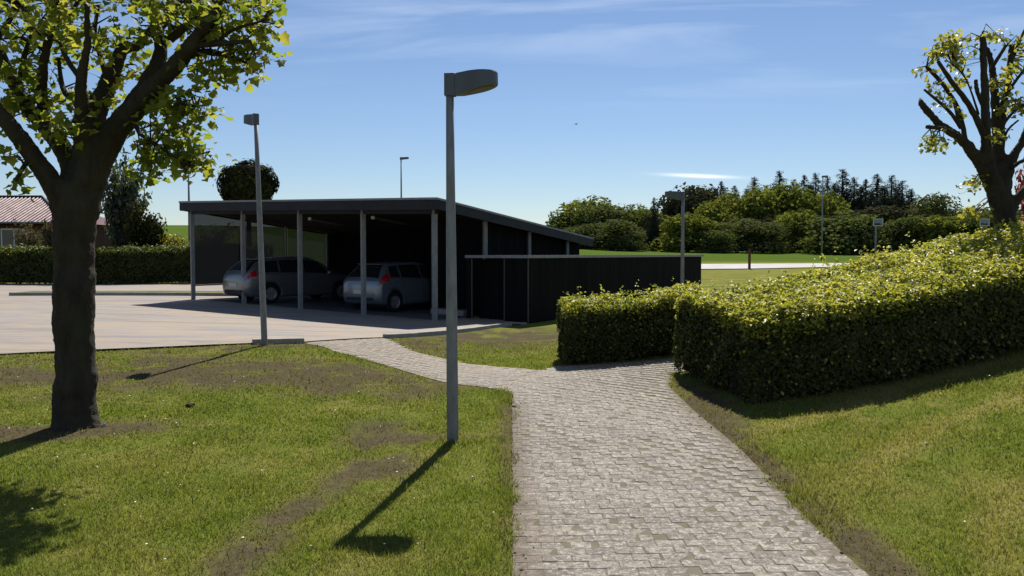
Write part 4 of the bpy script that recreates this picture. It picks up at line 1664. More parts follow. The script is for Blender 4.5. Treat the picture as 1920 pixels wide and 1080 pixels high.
def big_tree(name, label, base, thick, thin, voxel, clusters, leafm, leaf_size, n_single, seed, twig_r=.006, cl_r=.16, per=(14, 24), slim=1.0, cat='tree'):
    root = empty(name, base)
    tag(root, label, cat)
    bpy.context.view_layer.update()
    inv = root.matrix_world.inverted()
    mb = MB()
    skel = []
    for pts in thick:
        p, r = limb_pts(pts, 0)
        r = [q_ * slim for q_ in r]
        mb.tube(p, r, 12)
        skel += [(q_, rr) for q_, rr in zip(p, r)]
    o = mb.build('trunk', M['bark'], root, smooth=True)
    o.matrix_parent_inverse = inv
    rm = o.modifiers.new('blend', 'REMESH')
    rm.mode = 'VOXEL'
    rm.voxel_size = voxel
    rm.use_smooth_shade = True
    sm = o.modifiers.new('smooth', 'SMOOTH')
    sm.factor = .5
    sm.iterations = 4
    tex = bpy.data.textures.new('bark_relief', 'CLOUDS')
    tex.noise_scale = .045
    tex.noise_depth = 3
    dm = o.modifiers.new('relief', 'DISPLACE')
    dm.texture = tex
    dm.strength = voxel * 1.1
    dm.mid_level = .5
    for pts in thin:
        p, r = limb_pts(pts, 0)
        r = [q_ * (slim if slim < .8 else 1.0) for q_ in r]
        o = MB().tube(p, r, 8).build('branch', M['bark'], root, smooth=True)
        o.matrix_parent_inverse = inv
        skel += [(q_, rr) for q_, rr in zip(p, r)]
    g = np.random.default_rng(seed)
    SK = np.array([list(a) for a, b in skel])
    SR = np.array([b for a, b in skel])
    twigs = MB()
    LP, LN, LS = [], [], []
    for (cx, cy, d, rx, ry, rz, cnt) in clusters:
        for k in range(cnt):
            while True:
                q_ = g.uniform(-1, 1, 3)
                if (q_ ** 2).sum() <= 1:
                    break
            c_ = at(cx + q_[0] * rx, cy + q_[1] * ry, d + q_[2] * rz)
            # twig from the nearest limb
            dist = np.linalg.norm(SK - np.array(c_), axis=1) + (SK[:, 2] > c_.z + .3) * .4
            j = int(np.argmin(dist))
            a = Vector(SK[j])
            if dist[j] < 1.8:
                mid = (a + c_) / 2 + Vector(g.normal(0, .06, 3)) + Vector((0, 0, .05))
                twigs.tube([a, mid, c_], [twig_r * 1.7, twig_r * 1.2, twig_r * .5], 5, False)
            m_ = int(g.integers(*per))
            off = g.normal(0, 1, (m_, 3)) * cl_r * np.array([1, 1, .65])
            P_ = np.array(c_)[None] + off
            LP.append(P_)
            nn = off * .6 + np.array([0, -.2, .7])[None]
            LN.append(nn)
            # sub twigs
            for q2 in range(3):
                twigs.tube([c_, Vector(P_[q2])], [twig_r * .5, twig_r * .25], 4, False)
    o = twigs.build('twigs', M['bark'], root, smooth=True)
    o.matrix_parent_inverse = inv
    tag(o, kind='stuff')
    LP, LN = np.concatenate(LP), np.concatenate(LN)
    # the nearest leaves in view become parts
    sx = 960 + FPX * LP[:, 0] / LP[:, 1]
    sy = 475 - FPX * (LP[:, 2] - EYE) / LP[:, 1]
    inview = (sx > 5) & (sx < 1915) & (sy > 5)
    rank = np.where(inview, LP[:, 1], 1e9)
    order_ = np.argsort(rank)
    sing = order_[:n_single]
    rest = order_[n_single:]
    if n_single:
        v, f = maple_single()
        me = np_mesh('leaf', v, f, leafm)
        for k in sing:
            nrm = Vector(LN[k] + g.normal(0, .5, 3)).normalized()
            o = link('leaf', me, root)
            o.matrix_parent_inverse = inv
            o.location = LP[k]
            qn = nrm.to_track_quat('Z', 'Y')
            o.rotation_euler = (qn @ Matrix.Rotation(g.uniform(0, 6.28), 3, 'Z').to_quaternion()).to_euler()
            s_ = leaf_size * g.uniform(.7, 1.25)
            o.scale = (s_, s_, s_)
    v, f = leaves(LP[rest], LN[rest], leaf_size, jitter=.55, seed=seed, shape='maple')
    o = link('crown', np_mesh('crown', v, f, leafm), root)
    o.matrix_parent_inverse = inv
    tag(o, kind='stuff')
    return root


TD = 8.1
tb = at(142, 805, TD)
tb.z = gz(tb.x, tb.y)
ltree_thick = [
    [(141, 850, TD, 60), (141, 812, TD, 54), (141, 780, TD, 49), (140, 700, TD, 46), (139, 560, TD, 43), (140, 450, TD, 44), (144, 385, TD, 44), (148, 340, TD, 38)],
    # root flare
    [(110, 818, TD - .1, 20), (122, 780, TD, 26), (132, 720, TD, 26)],
    [(178, 812, TD - .1, 18), (164, 780, TD, 24), (152, 720, TD, 26)],
    # right main limb
    [(155, 400, TD, 36), (172, 325, TD, 36), (208, 258, TD, 30), (250, 205, TD - .1, 26), (300, 155, TD - .2, 21), (350, 95, TD - .3, 19), (395, 42, TD - .4, 16), (412, 18, TD - .4, 13)],
    [(240, 215, TD, 24), (275, 160, TD + .1, 20), (300, 105, TD + .2, 16), (294, 50, TD + .3, 13), (278, -20, TD + .4, 11), (262, -110, TD + .5, 8)],
    # centre limb
    [(150, 360, TD, 34), (162, 275, TD + .1, 28), (185, 200, TD + .2, 24), (210, 140, TD + .3, 18), (230, 92, TD + .4, 14), (262, 84, TD + .5, 11), (300, 30, TD + .6, 9)],
    [(160, 290, TD, 26), (155, 220, TD - .2, 18), (152, 150, TD - .3, 13), (165, 70, TD - .4, 9), (160, -30, TD - .4, 7)],
    # left limbs
    [(128, 410, TD, 32), (106, 352, TD - .1, 26), (68, 300, TD - .2, 22), (28, 248, TD - .3, 20), (-20, 190, TD - .4, 20), (-90, 110, TD - .5, 16)],
    [(145, 370, TD + .1, 30), (124, 290, TD + .2, 23), (85, 235, TD + .3, 22), (50, 200, TD + .3, 17), (20, 145, TD + .4, 14), (-20, 60, TD + .4, 10)],
    [(86, 236, TD + .3, 14), (78, 183, TD + .2, 13), (84, 110, TD + .1, 11), (98, 40, TD + .1, 11), (112, -20, TD, 9), (120, -120, TD, 7)],
]
ltree_thin = [
    [(205, 165, TD + .3, 6), (190, 110, TD + .4, 5), (178, 60, TD + .5, 4), (185, 10, TD + .5, 3)],
    [(295, 60, TD + .3, 6), (330, 20, TD + .4, 5), (345, -30, TD + .4, 3)],
    [(360, 85, TD - .3, 6), (372, 45, TD - .1, 5), (366, 5, TD, 4)],
    [(90, 80, TD + .1, 5), (60, 50, TD, 4), (40, 10, TD, 3)],
    [(98, 40, TD + .1, 5), (130, 25, TD + .2, 4), (150, -5, TD + .2, 3)],
    [(35, 170, TD + .3, 6), (45, 110, TD + .3, 5), (60, 60, TD + .4, 3)],
    [(400, 82, TD - .4, 4), (440, 55, TD - .4, 3), (490, 40, TD - .4, 2)],
    [(270, 180, TD, 4), (320, 190, TD - .1, 3), (370, 200, TD - .2, 2)],
    [(330, 118, TD - .25, 10), (360, 88, TD - .3, 7), (400, 82, TD - .4, 6), (470, 78, TD - .5, 3)],
    [(345, 103, TD - .3, 8), (400, 98, TD - .2, 6), (465, 118, TD - .1, 3)],
    [(318, 75, TD, 8), (360, 40, TD, 7), (405, 8, TD - .1, 6), (450, -40, TD - .1, 4)],
    [(152, 150, TD - .3, 5), (125, 110, TD - .4, 5), (112, 80, TD - .5, 3)],
    [(250, 215, TD, 6), (262, 250, TD - .2, 4), (300, 275, TD - .4, 3), (350, 320, TD - .5, 2)],
    [(160, 210, TD, 6), (120, 170, TD + .2, 5), (110, 110, TD + .3, 3)],
    [(60, 290, TD - .2, 5), (40, 320, TD - .3, 4), (28, 345, TD - .3, 2)],
    [(20, 145, TD + .4, 8), (-10, 90, TD + .5, 6), (30, 20, TD + .5, 4)],
    [(40, 70, TD, 4), (75, 90, TD + .1, 3), (90, 110, TD + .2, 3)],
]
ltree_clusters = [
    (60, 60, TD + .3, 120, 60, 1.0, 22), (190, 50, TD + .3, 130, 60, 1.0, 22), (330, 30, TD + .3, 110, 45, .8, 15), (435, 45, TD - .1, 70, 45, .5, 20), (468, 95, TD - .2, 32, 35, .3, 8),
    (410, 135, TD - .1, 45, 22, .4, 6), (240, 130, TD + .3, 60, 40, .7, 7), (365, 195, TD - .2, 34, 18, .25, 7), (330, 215, TD - .2, 50, 28, .3, 10), (300, 270, TD - .2, 32, 32, .3, 11), (360, 305, TD - .25, 28, 16, .2, 7), (285, 310, TD - .2, 22, 16, .2, 4),
    (50, 150, TD + .2, 60, 40, .7, 11), (60, 200, TD + .2, 55, 25, .5, 8), (120, 240, TD - .2, 40, 16, .4, 6), (10, 292, TD - .3, 12, 8, .15, 2), (28, 340, TD - .3, 8, 8, .1, 1), (180, 190, TD + .2, 45, 18, .5, 6),
    (490, 15, TD, 25, 30, .3, 6), (150, 0, TD, 330, 30, 1.1, 26), (390, 150, TD - .1, 25, 14, .2, 3),
    # beyond the frame: above and to the left
    (120, -150, TD, 330, 110, 1.6, 60), (-150, 60, TD, 130, 150, 1.3, 22)]
big_tree('maple_tree', 'large maple with thick dark trunk and leafy crown on the near lawn', (tb.x, tb.y, tb.z), ltree_thick, ltree_thin, .028, ltree_clusters, M['maple'], .080, 300, 5, cl_r=.115, per=(11, 19), slim=.81)

RD = 13.2
rb = at(1885, 430, RD)
rtree_thick = [
    [(1886, 560, RD, 32), (1886, 470, RD, 29), (1884, 425, RD, 25), (1880, 385, RD, 23), (1875, 350, RD, 22)],
    [(1876, 395, RD, 20), (1860, 356, RD, 18), (1843, 315, RD - .1, 16), (1820, 280, RD - .2, 14), (1798, 258, RD - .3, 12), (1761, 232, RD - .5, 10), (1740, 208, RD - .6, 9.5), (1723, 188, RD - .6, 8.5)],
    [(1874, 370, RD, 20), (1858, 320, RD - .1, 15), (1850, 274, RD - .2, 12), (1847, 193, RD - .2, 11), (1844, 120, RD - .2, 9.5), (1843, 62, RD - .2, 8)],
    [(1880, 370, RD, 20), (1874, 310, RD + .1, 16), (1869, 260, RD + .2, 13), (1866, 193, RD + .2, 11), (1857, 111, RD + .3, 8), (1846, 85, RD + .3, 6)],
    [(1884, 360, RD, 16), (1890, 331, RD, 12), (1902, 291, RD, 11), (1920, 258, RD, 10), (1950, 180, RD, 9)],
    [(1888, 405, RD, 18), (1905, 375, RD, 12), (1922, 356, RD, 11), (1965, 310, RD + .1, 10), (2000, 240, RD + .1, 8)],
    [(1874, 285, RD + .2, 9), (1882, 201, RD + .3, 9), (1893, 130, RD + .3, 8), (1897, 82, RD + .3, 7)],
]
rtree_thin = [
    [(1848, 262, RD - .2, 9), (1832, 225, RD - .3, 8), (1812, 190, RD - .4, 7), (1782, 150, RD - .5, 6), (1759, 115, RD - .6, 4.5)],
    [(1810, 262, RD - .3, 6), (1797, 205, RD - .2, 5.5), (1770, 162, RD - .2, 5), (1737, 124, RD - .2, 5)],
    [(1802, 240, RD - .4, 5), (1778, 207, RD - .5, 4.5), (1733, 168, RD - .6, 3)],
    [(1800, 256, RD - .3, 6), (1770, 242, RD - .7, 6), (1738, 238, RD - .9, 5)],
    [(1858, 130, RD + .1, 5), (1872, 108, RD, 4.5), (1886, 86, RD, 4)],
    [(1874, 200, RD + .1, 4), (1895, 165, RD, 4), (1922, 128, RD, 3.5)],
    [(1876, 240, RD, 4), (1900, 210, RD - .2, 3.5), (1925, 195, RD - .2, 3)],
    [(1892, 320, RD, 5), (1910, 305, RD - .2, 5), (1935, 296, RD - .3, 4)],
    [(1786, 180, RD - .4, 3), (1800, 240, RD - .4, 4)],
    [(1843, 200, RD - .2, 4), (1832, 170, RD - .4, 5), (1830, 150, RD - .4, 4.5)],
    [(1835, 215, RD - .3, 3), (1812, 150, RD - .4, 2), (1785, 120, RD - .5, 1.5)],
    [(1880, 300, RD, 3), (1886, 250, RD - .3, 3), (1910, 225, RD - .4, 2)],
    [(1898, 115, RD + .3, 4), (1912, 75, RD + .3, 3.5), (1930, 40, RD + .3, 3)],
]
rtree_clusters = [(1795, 80, RD - .3, 30, 14, .3, 11), (1765, 100, RD - .5, 28, 10, .2, 7), (1726, 134, RD - .3, 8, 6, .1, 2), (1802, 118, RD - .4, 26, 12, .3, 7), (1878, 68, RD, 16, 10, .2, 4),
                  (1908, 88, RD + .2, 18, 16, .3, 6), (1745, 262, RD - .7, 18, 12, .2, 5), (1762, 275, RD - .6, 16, 8, .2, 3), (1822, 345, RD - .2, 20, 18, .2, 6), (1812, 398, RD - .3, 30, 7, .2, 5),
                  (1870, 262, RD - .2, 14, 12, .2, 4), (1752, 165, RD - .4, 14, 10, .2, 3), (1808, 152, RD - .3, 16, 10, .2, 3), (1912, 205, RD - .2, 14, 14, .2, 6), (1872, 160, RD, 18, 14, .3, 5),
                  (1843, 70, RD - .2, 8, 6, .1, 2), (1905, 130, RD, 16, 20, .3, 5), (1780, 200, RD - .4, 25, 20, .3, 4), (1885, 190, RD, 20, 24, .3, 5), (1960, 130, RD, 40, 60, .6, 16), (1960, 280, RD, 30, 40, .5, 8)]
big_tree('pollarded_tree', 'pollarded tree with cut-back dark limbs and sparse new leaves behind the hedge', (rb.x, rb.y, gz(rb.x, rb.y)), rtree_thick, rtree_thin, .034, rtree_clusters, M['maple2'], .075, 0, 6, twig_r=.006, cl_r=.08, per=(8, 14), slim=.74)

# ------------------------------------------------------------------ generic trees (unit height, unit width)


def crown_mesh(name, mat, seed, n, leaf, kind='round', lobes=16):
    g = np.random.default_rng(seed)
    if kind == 'round':
        P_, N_ = [], []
        cs = []
        for k in range(lobes):
            while True:
                q_ = g.uniform(-1, 1, 3)
                if (q_ ** 2).sum() <= 1:
                    break
            cs.append((q_ * np.array([.30, .30, .24]) + np.array([0, 0, .62]), g.uniform(.11, .24)))
        for k in range(7):
            an = k * .9 + g.uniform(-.3, .3)
            cs.append((np.array([.27 * math.cos(an), .27 * math.sin(an), g.uniform(.14, .34)]), g.uniform(.18, .25)))
        w = np.array([r * r for c_, r in cs])
        w = (w / w.sum() * n).astype(int)
        for (c_, r), m_ in zip(cs, w):
            dv = g.normal(0, 1, (m_, 3))
            dv /= np.linalg.norm(dv, axis=1)[:, None]
            rr = r * (1 - g.random(m_) ** 2.2 * .5) * (1 + (fbm(dv[:, 0] * 3 + seed, dv[:, 1] * 3 + dv[:, 2] * 2, 2) - .5) * .5)
            P_.append(c_ + dv * rr[:, None])
            N_.append(dv)
        P_, N_ = np.concatenate(P_), np.concatenate(N_)
        keep = P_[:, 2] > .02
        v, f = leaves(P_[keep], N_[keep], leaf, .8, .3, .45, seed)
    elif kind == 'spruce':
        P_, N_ = [], []
        tiers = 30
        for t in range(tiers):
            z = .06 + .93 * (t / tiers) ** .9
            rad = .5 * (1 - z) ** .9 * g.uniform(.6, 1.2) + .004
            jt = .004 + .016 * (1 - z)
            nb = max(5, int(15 * (1 - z)) + 4)
            for b in range(nb):
                an = g.uniform(0, 6.28)
                rl = rad * g.uniform(.65, 1.15)
                m_ = max(3, int(n / tiers / nb * (rl + .1) * 3.2))
                s = g.random(m_) ** .7
                x = np.cos(an) * s * rl + g.normal(0, jt, m_)
                y_ = np.sin(an) * s * rl + g.normal(0, jt, m_)
                zz = z - s * s * rl * .35 + s * .02 + g.normal(0, .008, m_)
                P_.append(np.stack([x, y_, zz], 1))
                N_.append(np.repeat([[math.cos(an) * .4, math.sin(an) * .4, .9]], m_, 0))
        # leader
        m_ = 40
        zz = g.uniform(.9, 1.0, m_)
        P_.append(np.stack([g.normal(0, .004, m_), g.normal(0, .004, m_), zz], 1))
        N_.append(np.repeat([[0, 0, 1.]], m_, 0))
        P_, N_ = np.concatenate(P_), np.concatenate(N_)
        v, f = leaves(P_, N_, leaf * (.30 + .9 * (1 - np.clip(P_[:, 2], 0, 1))), .5, .3, .5, seed)
    elif kind == 'feather':
        P_, N_ = [], []
        nb = 60
        for b in range(nb):
            an = g.uniform(0, 6.28)
            z0 = g.uniform(.05, .6)
            L_ = g.uniform(.3, .6) * (1.0 - .45 * z0)
            out = g.uniform(.12, .42)
            m_ = n // nb
            s = g.random(m_)
            x = np.cos(an) * out * s + g.normal(0, .028, m_)
            y_ = np.sin(an) * out * s + g.normal(0, .028, m_)
            zz = np.minimum(z0 + L_ * s ** .8, 1) + g.normal(0, .02, m_)
            P_.append(np.stack([x, y_, zz], 1))
            N_.append(g.normal(0, 1, (m_, 3)))
        P_, N_ = np.concatenate(P_), np.concatenate(N_)
        v, f = leaves(P_, N_, leaf, .55, .3, .6, seed)
    elif kind == 'ball':
        m_ = n
        dv = g.normal(0, 1, (m_, 3))
        dv /= np.linalg.norm(dv, axis=1)[:, None]
        rr = .5 * (1 - g.random(m_) ** 2 * .35) * (.66 + .46 * fbm(dv[:, 0] * 1.5 + 3, dv[:, 1] * 1.5 + dv[:, 2] * 1.8, 2) + .20 * fbm(dv[:, 0] * 5 + 3, dv[:, 1] * 5 + dv[:, 2] * 4, 3))
        rr = rr * (1 + (g.random(m_) < .06) * g.random(m_) * .16)
        P_ = dv * rr[:, None] * np.array([1, 1, 1]) + np.array([0, 0, .5])
        v, f = leaves(P_, dv, leaf, .7, .3, .6, seed)
    return np_mesh(name, v, f, mat)


def trunk_mesh(seed, kind):
    g = np.random.default_rng(seed)
    mb = MB()
    if kind == 'spruce':
        mb.tube([(0, 0, -.03), (0, 0, .5), (0, 0, .97)], [.022, .014, .003], 7)
    else:
        mb.tube([(0, 0, -.03), (.01, .01, .25), (0, .02, .5)], [.03, .024, .014], 7)
        for k in range(6):
            an = g.uniform(0, 6.28)
            o_ = g.uniform(.15, .3)
            z = g.uniform(.18, .35)
            mb.tube([(0, 0, z), (math.cos(an) * o_ * .5, math.sin(an) * o_ * .5, z + .15), (math.cos(an) * o_, math.sin(an) * o_, z + .32)], [.014, .01, .004], 5)
    return mesh('trunk', mb.v, mb.f, M['farbark'], True)


CROWNS = {}
TRUNKS = {}
for key, mat, kind, n, leaf, reps in (('bright', 'tree_bright', 'round', 5200, .055, 3), ('mid', 'tree_mid', 'round', 5200, .055, 3), ('grey', 'tree_grey', 'round', 5200, .048, 2),
                                      ('dark', 'tree_dark', 'round', 4600, .055, 2), ('spruce', 'spruce', 'spruce', 15000, .032, 4)):
    CROWNS[key] = [crown_mesh('crown_' + key, M[mat], 100 + 7 * r_ + len(key), n, leaf, kind) for r_ in range(reps)]
    TRUNKS[key] = trunk_mesh(200 + len(key), kind)


def far_tree(px, top_y, wpx, d, key, label, group, name='tree', cat='tree', rep=0, base_y=None):
    p = at(px, top_y - (0 if key == 'spruce' else 10), d)
    g = gz(p.x, p.y)
    h = p.z - g
    w = wpx / FPX * d
    root = empty(name, (p.x, p.y, g - .05), random.uniform(0, 6.28))
    tag(root, label, cat, group)
    c_ = link('crown', CROWNS[key][rep % len(CROWNS[key])], root)
    c_.scale = (w / .95 if key != 'spruce' else w, w / .95 if key != 'spruce' else w, h / (.98 if key != 'spruce' else 1.0))
    t_ = link('trunk', TRUNKS[key], root)
    t_.scale = (max(w, h * .5), max(w, h * .5), h)
    return root


ORD = ['first', 'second', 'third', 'fourth', 'fifth', 'sixth', 'seventh', 'eighth', 'ninth', 'tenth', 'eleventh', 'twelfth', 'thirteenth', 'fourteenth', 'fifteenth', 'sixteenth', 'seventeenth', 'eighteenth', 'nineteenth', 'twentieth', 'twenty-first', 'twenty-second', 'twenty-third', 'twenty-fourth']
wood = {
    'spruce_sky': ('spruce', 'spruce_tree', [(1352, 338, 52, 138), (1378, 346, 46, 136), (1415, 330, 60, 136), (1438, 345, 50, 139), (1462, 318, 58, 138), (1488, 334, 52, 140), (1508, 326, 56, 137), (1530, 322, 52, 140), (1552, 328, 54, 138),
                                            (1580, 314, 62, 137), (1602, 330, 54, 139), (1624, 334, 58, 136), (1645, 324, 62, 138), (1672, 326, 60, 136), (1692, 336, 62, 134), (1709, 352, 54, 132), (1400, 352, 50, 133), (1450, 348, 50, 134), (1520, 346, 50, 134), (1565, 342, 50, 133), (1615, 348, 50, 133), (1658, 346, 50, 132), (1683, 356, 50, 130)],
                   'dark spruce on the skyline of the wood, {} from the left', 'dark spruces on the skyline of the wood'),
    'bright': ('bright', 'broadleaf_tree', [(1338, 388, 85, 118), (1385, 372, 100, 122), (1425, 362, 110, 124), (1470, 358, 110, 126), (1515, 366, 95, 125), (1552, 378, 80, 122)],
               'fresh yellow-green tree below the spruces, {} from the left', 'fresh green trees in the middle of the wood'),
    'mid_left': ('mid', 'broadleaf_tree', [(1052, 402, 62, 122), (1092, 378, 105, 121), (1135, 388, 85, 119), (1172, 394, 80, 118), (1114, 396, 90, 117), (1198, 398, 80, 121), (1205, 388, 70, 126)],
                 'rounded dark green tree at the left end of the wood, {} from the left', 'rounded trees at the left end of the wood'),
    'grey_right': ('grey', 'broadleaf_tree', [(1745, 372, 80, 126), (1780, 392, 70, 128), (1815, 398, 80, 124), (1862, 390, 80, 120), (1912, 396, 80, 118), (1965, 388, 90, 116)],
                   'pale feathery tree at the right end of the wood, {} from the left', 'pale trees at the right end of the wood'),
    'bush_front': ('grey', 'bush', [(1080, 430, 80, 108), (1145, 416, 95, 107), (1180, 440, 60, 104), (1290, 412, 105, 106), (1340, 440, 70, 103), (1382, 414, 85, 106), (1430, 426, 85, 103), (1488, 402, 85, 107), (1540, 424, 70, 104)],
                   'low rounded bush along the front edge of the wood, {} from the left', 'bushes along the front of the wood'),
    'bush_right': ('mid', 'bush', [(1586, 400, 125, 98), (1640, 424, 70, 100), (1698, 415, 75, 100), (1760, 416, 100, 99), (1822, 406, 100, 100), (1890, 402, 90, 98), (1955, 404, 110, 98)],
                   'rounded green bush at the right front of the wood, {} from the left', 'rounded bushes at the right front of the wood'),
    'brown': ('dark', 'broadleaf_tree', [(1300, 350, 105, 134), (1270, 372, 70, 132), (1335, 362, 80, 134)],
              'dark brown-green tree behind the lamp head on the wood\'s skyline, {} from the left', 'brownish trees on the skyline of the wood'),
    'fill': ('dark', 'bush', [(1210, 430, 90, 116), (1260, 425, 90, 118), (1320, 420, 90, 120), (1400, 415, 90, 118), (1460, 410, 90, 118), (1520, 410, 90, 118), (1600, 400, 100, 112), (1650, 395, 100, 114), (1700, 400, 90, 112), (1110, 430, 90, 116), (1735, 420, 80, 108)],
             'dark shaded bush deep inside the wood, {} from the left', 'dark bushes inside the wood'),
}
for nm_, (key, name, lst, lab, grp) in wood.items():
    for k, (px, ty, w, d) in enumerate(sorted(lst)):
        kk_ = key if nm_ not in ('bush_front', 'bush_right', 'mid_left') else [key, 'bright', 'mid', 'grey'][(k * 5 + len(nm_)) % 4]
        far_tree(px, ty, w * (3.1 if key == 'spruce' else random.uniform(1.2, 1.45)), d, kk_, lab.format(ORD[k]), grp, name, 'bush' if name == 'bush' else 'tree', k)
far_tree(1226, 368, 92, 111, 'spruce', 'broad dark spruce standing forward among the round trees left of the lamp', None, 'spruce_tree', 'tree', 1)
far_tree(1248, 392, 60, 113, 'spruce', 'smaller dark spruce leaning against the broad spruce left of the lamp', None, 'spruce_tree', 'tree', 2)

# mid-distance plants on the left


def mid_plant(name, label, px, top_y, wpx, d, kind, mat, n, leaf_m, seed, cat='tree', stems=True):
    p = at(px, top_y, d)
    g = gz(p.x, p.y)
    h = p.z - g
    w = wpx / FPX * d
    root = empty(name, (p.x, p.y, g))
    tag(root, label, cat)
    me = crown_mesh('crown', mat, seed, n, leaf_m / max(w, .1), kind)
    v = np.empty(len(me.vertices) * 3, np.float32)
    me.vertices.foreach_get('co', v)
    v = v.reshape(-1, 3) * np.array([w, w, h])
    me.vertices.foreach_set('co', v.ravel())
    me.update()
    link('crown', me, root)
    t_ = link('trunk', trunk_mesh(seed, kind), root)
    t_.scale = (w, w, h)
    return root


mid_plant('feathery_tree', 'tall blue-green feathery tree behind the far hedge, beside the maple trunk', 225, 283, 120, 45, 'feather', M['bluegreen'], 5200, .20, 31)
mid_plant('evergreen_shrub', 'dark rounded evergreen in front of the feathery tree', 262, 384, 88, 44, 'round', M['ball'], 3000, .16, 32, 'shrub')
mid_plant('bush', 'yellow-green bush above the far hedge left of the carport', 322, 432, 85, 45, 'round', M['yellowbush'], 2000, .16, 33, 'bush')
mid_plant('bush', 'brownish twiggy bush in front of the red-roofed house', 55, 415, 75, 47, 'feather', M['brownbush'], 2600, .13, 34, 'bush')
mid_plant('bush', 'brown thin shrub at the corner of the red-roofed house', 92, 405, 40, 46, 'feather', M['brownbush'], 1500, .12, 35, 'bush')
mid_plant('bush', 'grey-green twiggy bush seen through the first tinted screen', 400, 418, 110, 46, 'feather', M['brownbush'], 3000, .15, 36, 'bush')
mid_plant('copper_tree', 'copper-leaved small tree at the right edge behind the pollarded tree', 1965, 270, 110, 24, 'round', M['red'], 2600, .11, 37)

# clipped ball tree behind the carport
pb = at(465, 345, 46)
gb = gz(pb.x, pb.y)
bt = empty('clipped_tree', (pb.x, pb.y, gb))
tag(bt, 'dark clipped ball-shaped tree rising behind the carport roof', 'tree')
me = crown_mesh('crown', M['ball'], 41, 9000, .075, 'ball')
wb = 104 / FPX * 46
c_ = link('crown', me, bt, (0, 0, pb.z - gb - wb * .47))
c_.scale = (wb, wb, wb * .86)
MB().tube([(0, 0, -.1), (.03, 0, 2), (0, 0, pb.z - gb - wb * .3)], [.17, .14, .12], 10).build('trunk', M['farbark'], bt, smooth=True)

# ------------------------------------------------------------------ red-roofed house on the left
hd = 52.0
HR = at(93, 400, hd)
gh = gz(-32, 54)
house = empty('house', (-34, 54, gh))
tag(house, 'low brick house with dark red ribbed metal roof behind the far hedge', 'house')
bpy.context.view_layer.update()
M['redroof'] = plain('red_metal_roof', (.085, .02, .028), (.07, .017, .024), 2, .42, .07)
M['hbrick'] = plain('dark_brick', (.085, .035, .028), (.055, .024, .02), 6, .85, .2, 0, .3, 30)
M['hwin'] = NT('house_window')
M['hwin'] = M['hwin'].done(M['hwin'].principled((.02, .022, .025), .08, .5))
ez = EYE + 58 / FPX * hd          # eave height
rz_ = EYE + 105 / FPX * (hd + 4.5)
x1 = -28.0                          # right end of the eave
xr_ = -32.0                         # right end of the ridge
x0 = -48.0
y0, y1 = hd, hd + 9.0
yr = hd + 4.5


def hpart(mb, name, mat, **kw):
    return cpart(mb, name, mat, house, **kw)


base_roof = MB()
vs = [(x0, y0, ez), (x1, y0, ez), (x1, y1, ez), (x0, y1, ez), (x0, yr, rz_), (xr_, yr, rz_)]
base_roof.add(vs, [(0, 1, 5, 4), (1, 2, 5), (2, 3, 4, 5), (3, 0, 4), (0, 3, 2, 1)])
rf_o = hpart(base_roof, 'roof', M['redroof'])
bpy.context.view_layer.update()
# standing ribs on the front slope
x = x0 + .15
while x < x1 - .1:
    top_f = 1.0 if x < xr_ else (x1 - x) / (x1 - xr_)
    a = Vector((x, y0, ez + .0))
    b = Vector((x, y0 + (yr - y0) * top_f, ez + (rz_ - ez) * top_f))
    e = (b - a).normalized()
    nrm = Vector((0, -e.z, e.y))
    w = .085
    bot = [a + Vector((-w, 0, 0)), a + Vector((w, 0, 0)), b + Vector((w, 0, 0)), b + Vector((-w, 0, 0))]
    top = [a + Vector((-w * .30, 0, 0)) + nrm * .054, a + Vector((w * .30, 0, 0)) + nrm * .054, b + Vector((w * .30, 0, 0)) + nrm * .054, b + Vector((-w * .30, 0, 0)) + nrm * .054]
    o = MB().hexa(bot, top).build('rib', M['redroof'])
    o.parent = rf_o
    o.matrix_parent_inverse = rf_o.matrix_world.inverted()
    x += .27
rcap = MB().tube([(x0, yr, rz_ + .02), (xr_, yr, rz_ + .02)], [.10, .10], 8)
hpart(rcap, 'ridge_cap', M['fascia'])
hpart(MB().tube([(xr_, yr, rz_ + .02), (x1, y0, ez + .04)], [.09, .09], 8), 'hip_cap', M['fascia'])
hpart(MB().tube([(x0, y0 - .07, ez - .02), (x1, y0 - .07, ez - .02)], [.065, .065], 8), 'gutter', M['trim'])
hpart(MB().box(((x0 + x1) / 2, (y0 + y1) / 2 + .1, (gh + ez) / 2 - .06), (x1 - x0 - 1.0, y1 - y0 - 1.0, ez - gh - .1)), 'wall', M['hbrick'])
for wx in (-45, -41, -37, -31.6):
    f = hpart(MB().box((wx, y0 + .59, gh + 2.1), (1.7, .08, 1.3)), 'window', M['white'])
    bpy.context.view_layer.update()
    for sx in (-.4, .4):
        o = MB().box((wx + sx, y0 + .545, gh + 2.1), (.7, .02, 1.1)).build('pane', M['hwin'])
        o.parent = f
        o.matrix_parent_inverse = f.matrix_world.inverted()

# ------------------------------------------------------------------ lawn: grass blades, daisies, clods


def inside_hard(x, y):
    on = (x > pl(y) + .01 + wob(y, 3.6, .06, 5)) & (x < pr(y) - .01 + wob(y, 3.2, .07, 8)) & (y < 12.35)
    on |= (y > lot_f(x)) & (x < .35)
    on |= (x > -3.7) & (x < .62) & (y > br_f(x)) & (y < br_b(x))
    # hedge feet
    on |= (x > 2.55) & (x < 8.5) & (y > np.interp(x, [2.4, 3.4, 4.6, 6.2, 8.5], [8.95, 8.85, 9.15, 9.75, 10.95])) & (y < 12.6)
    return on


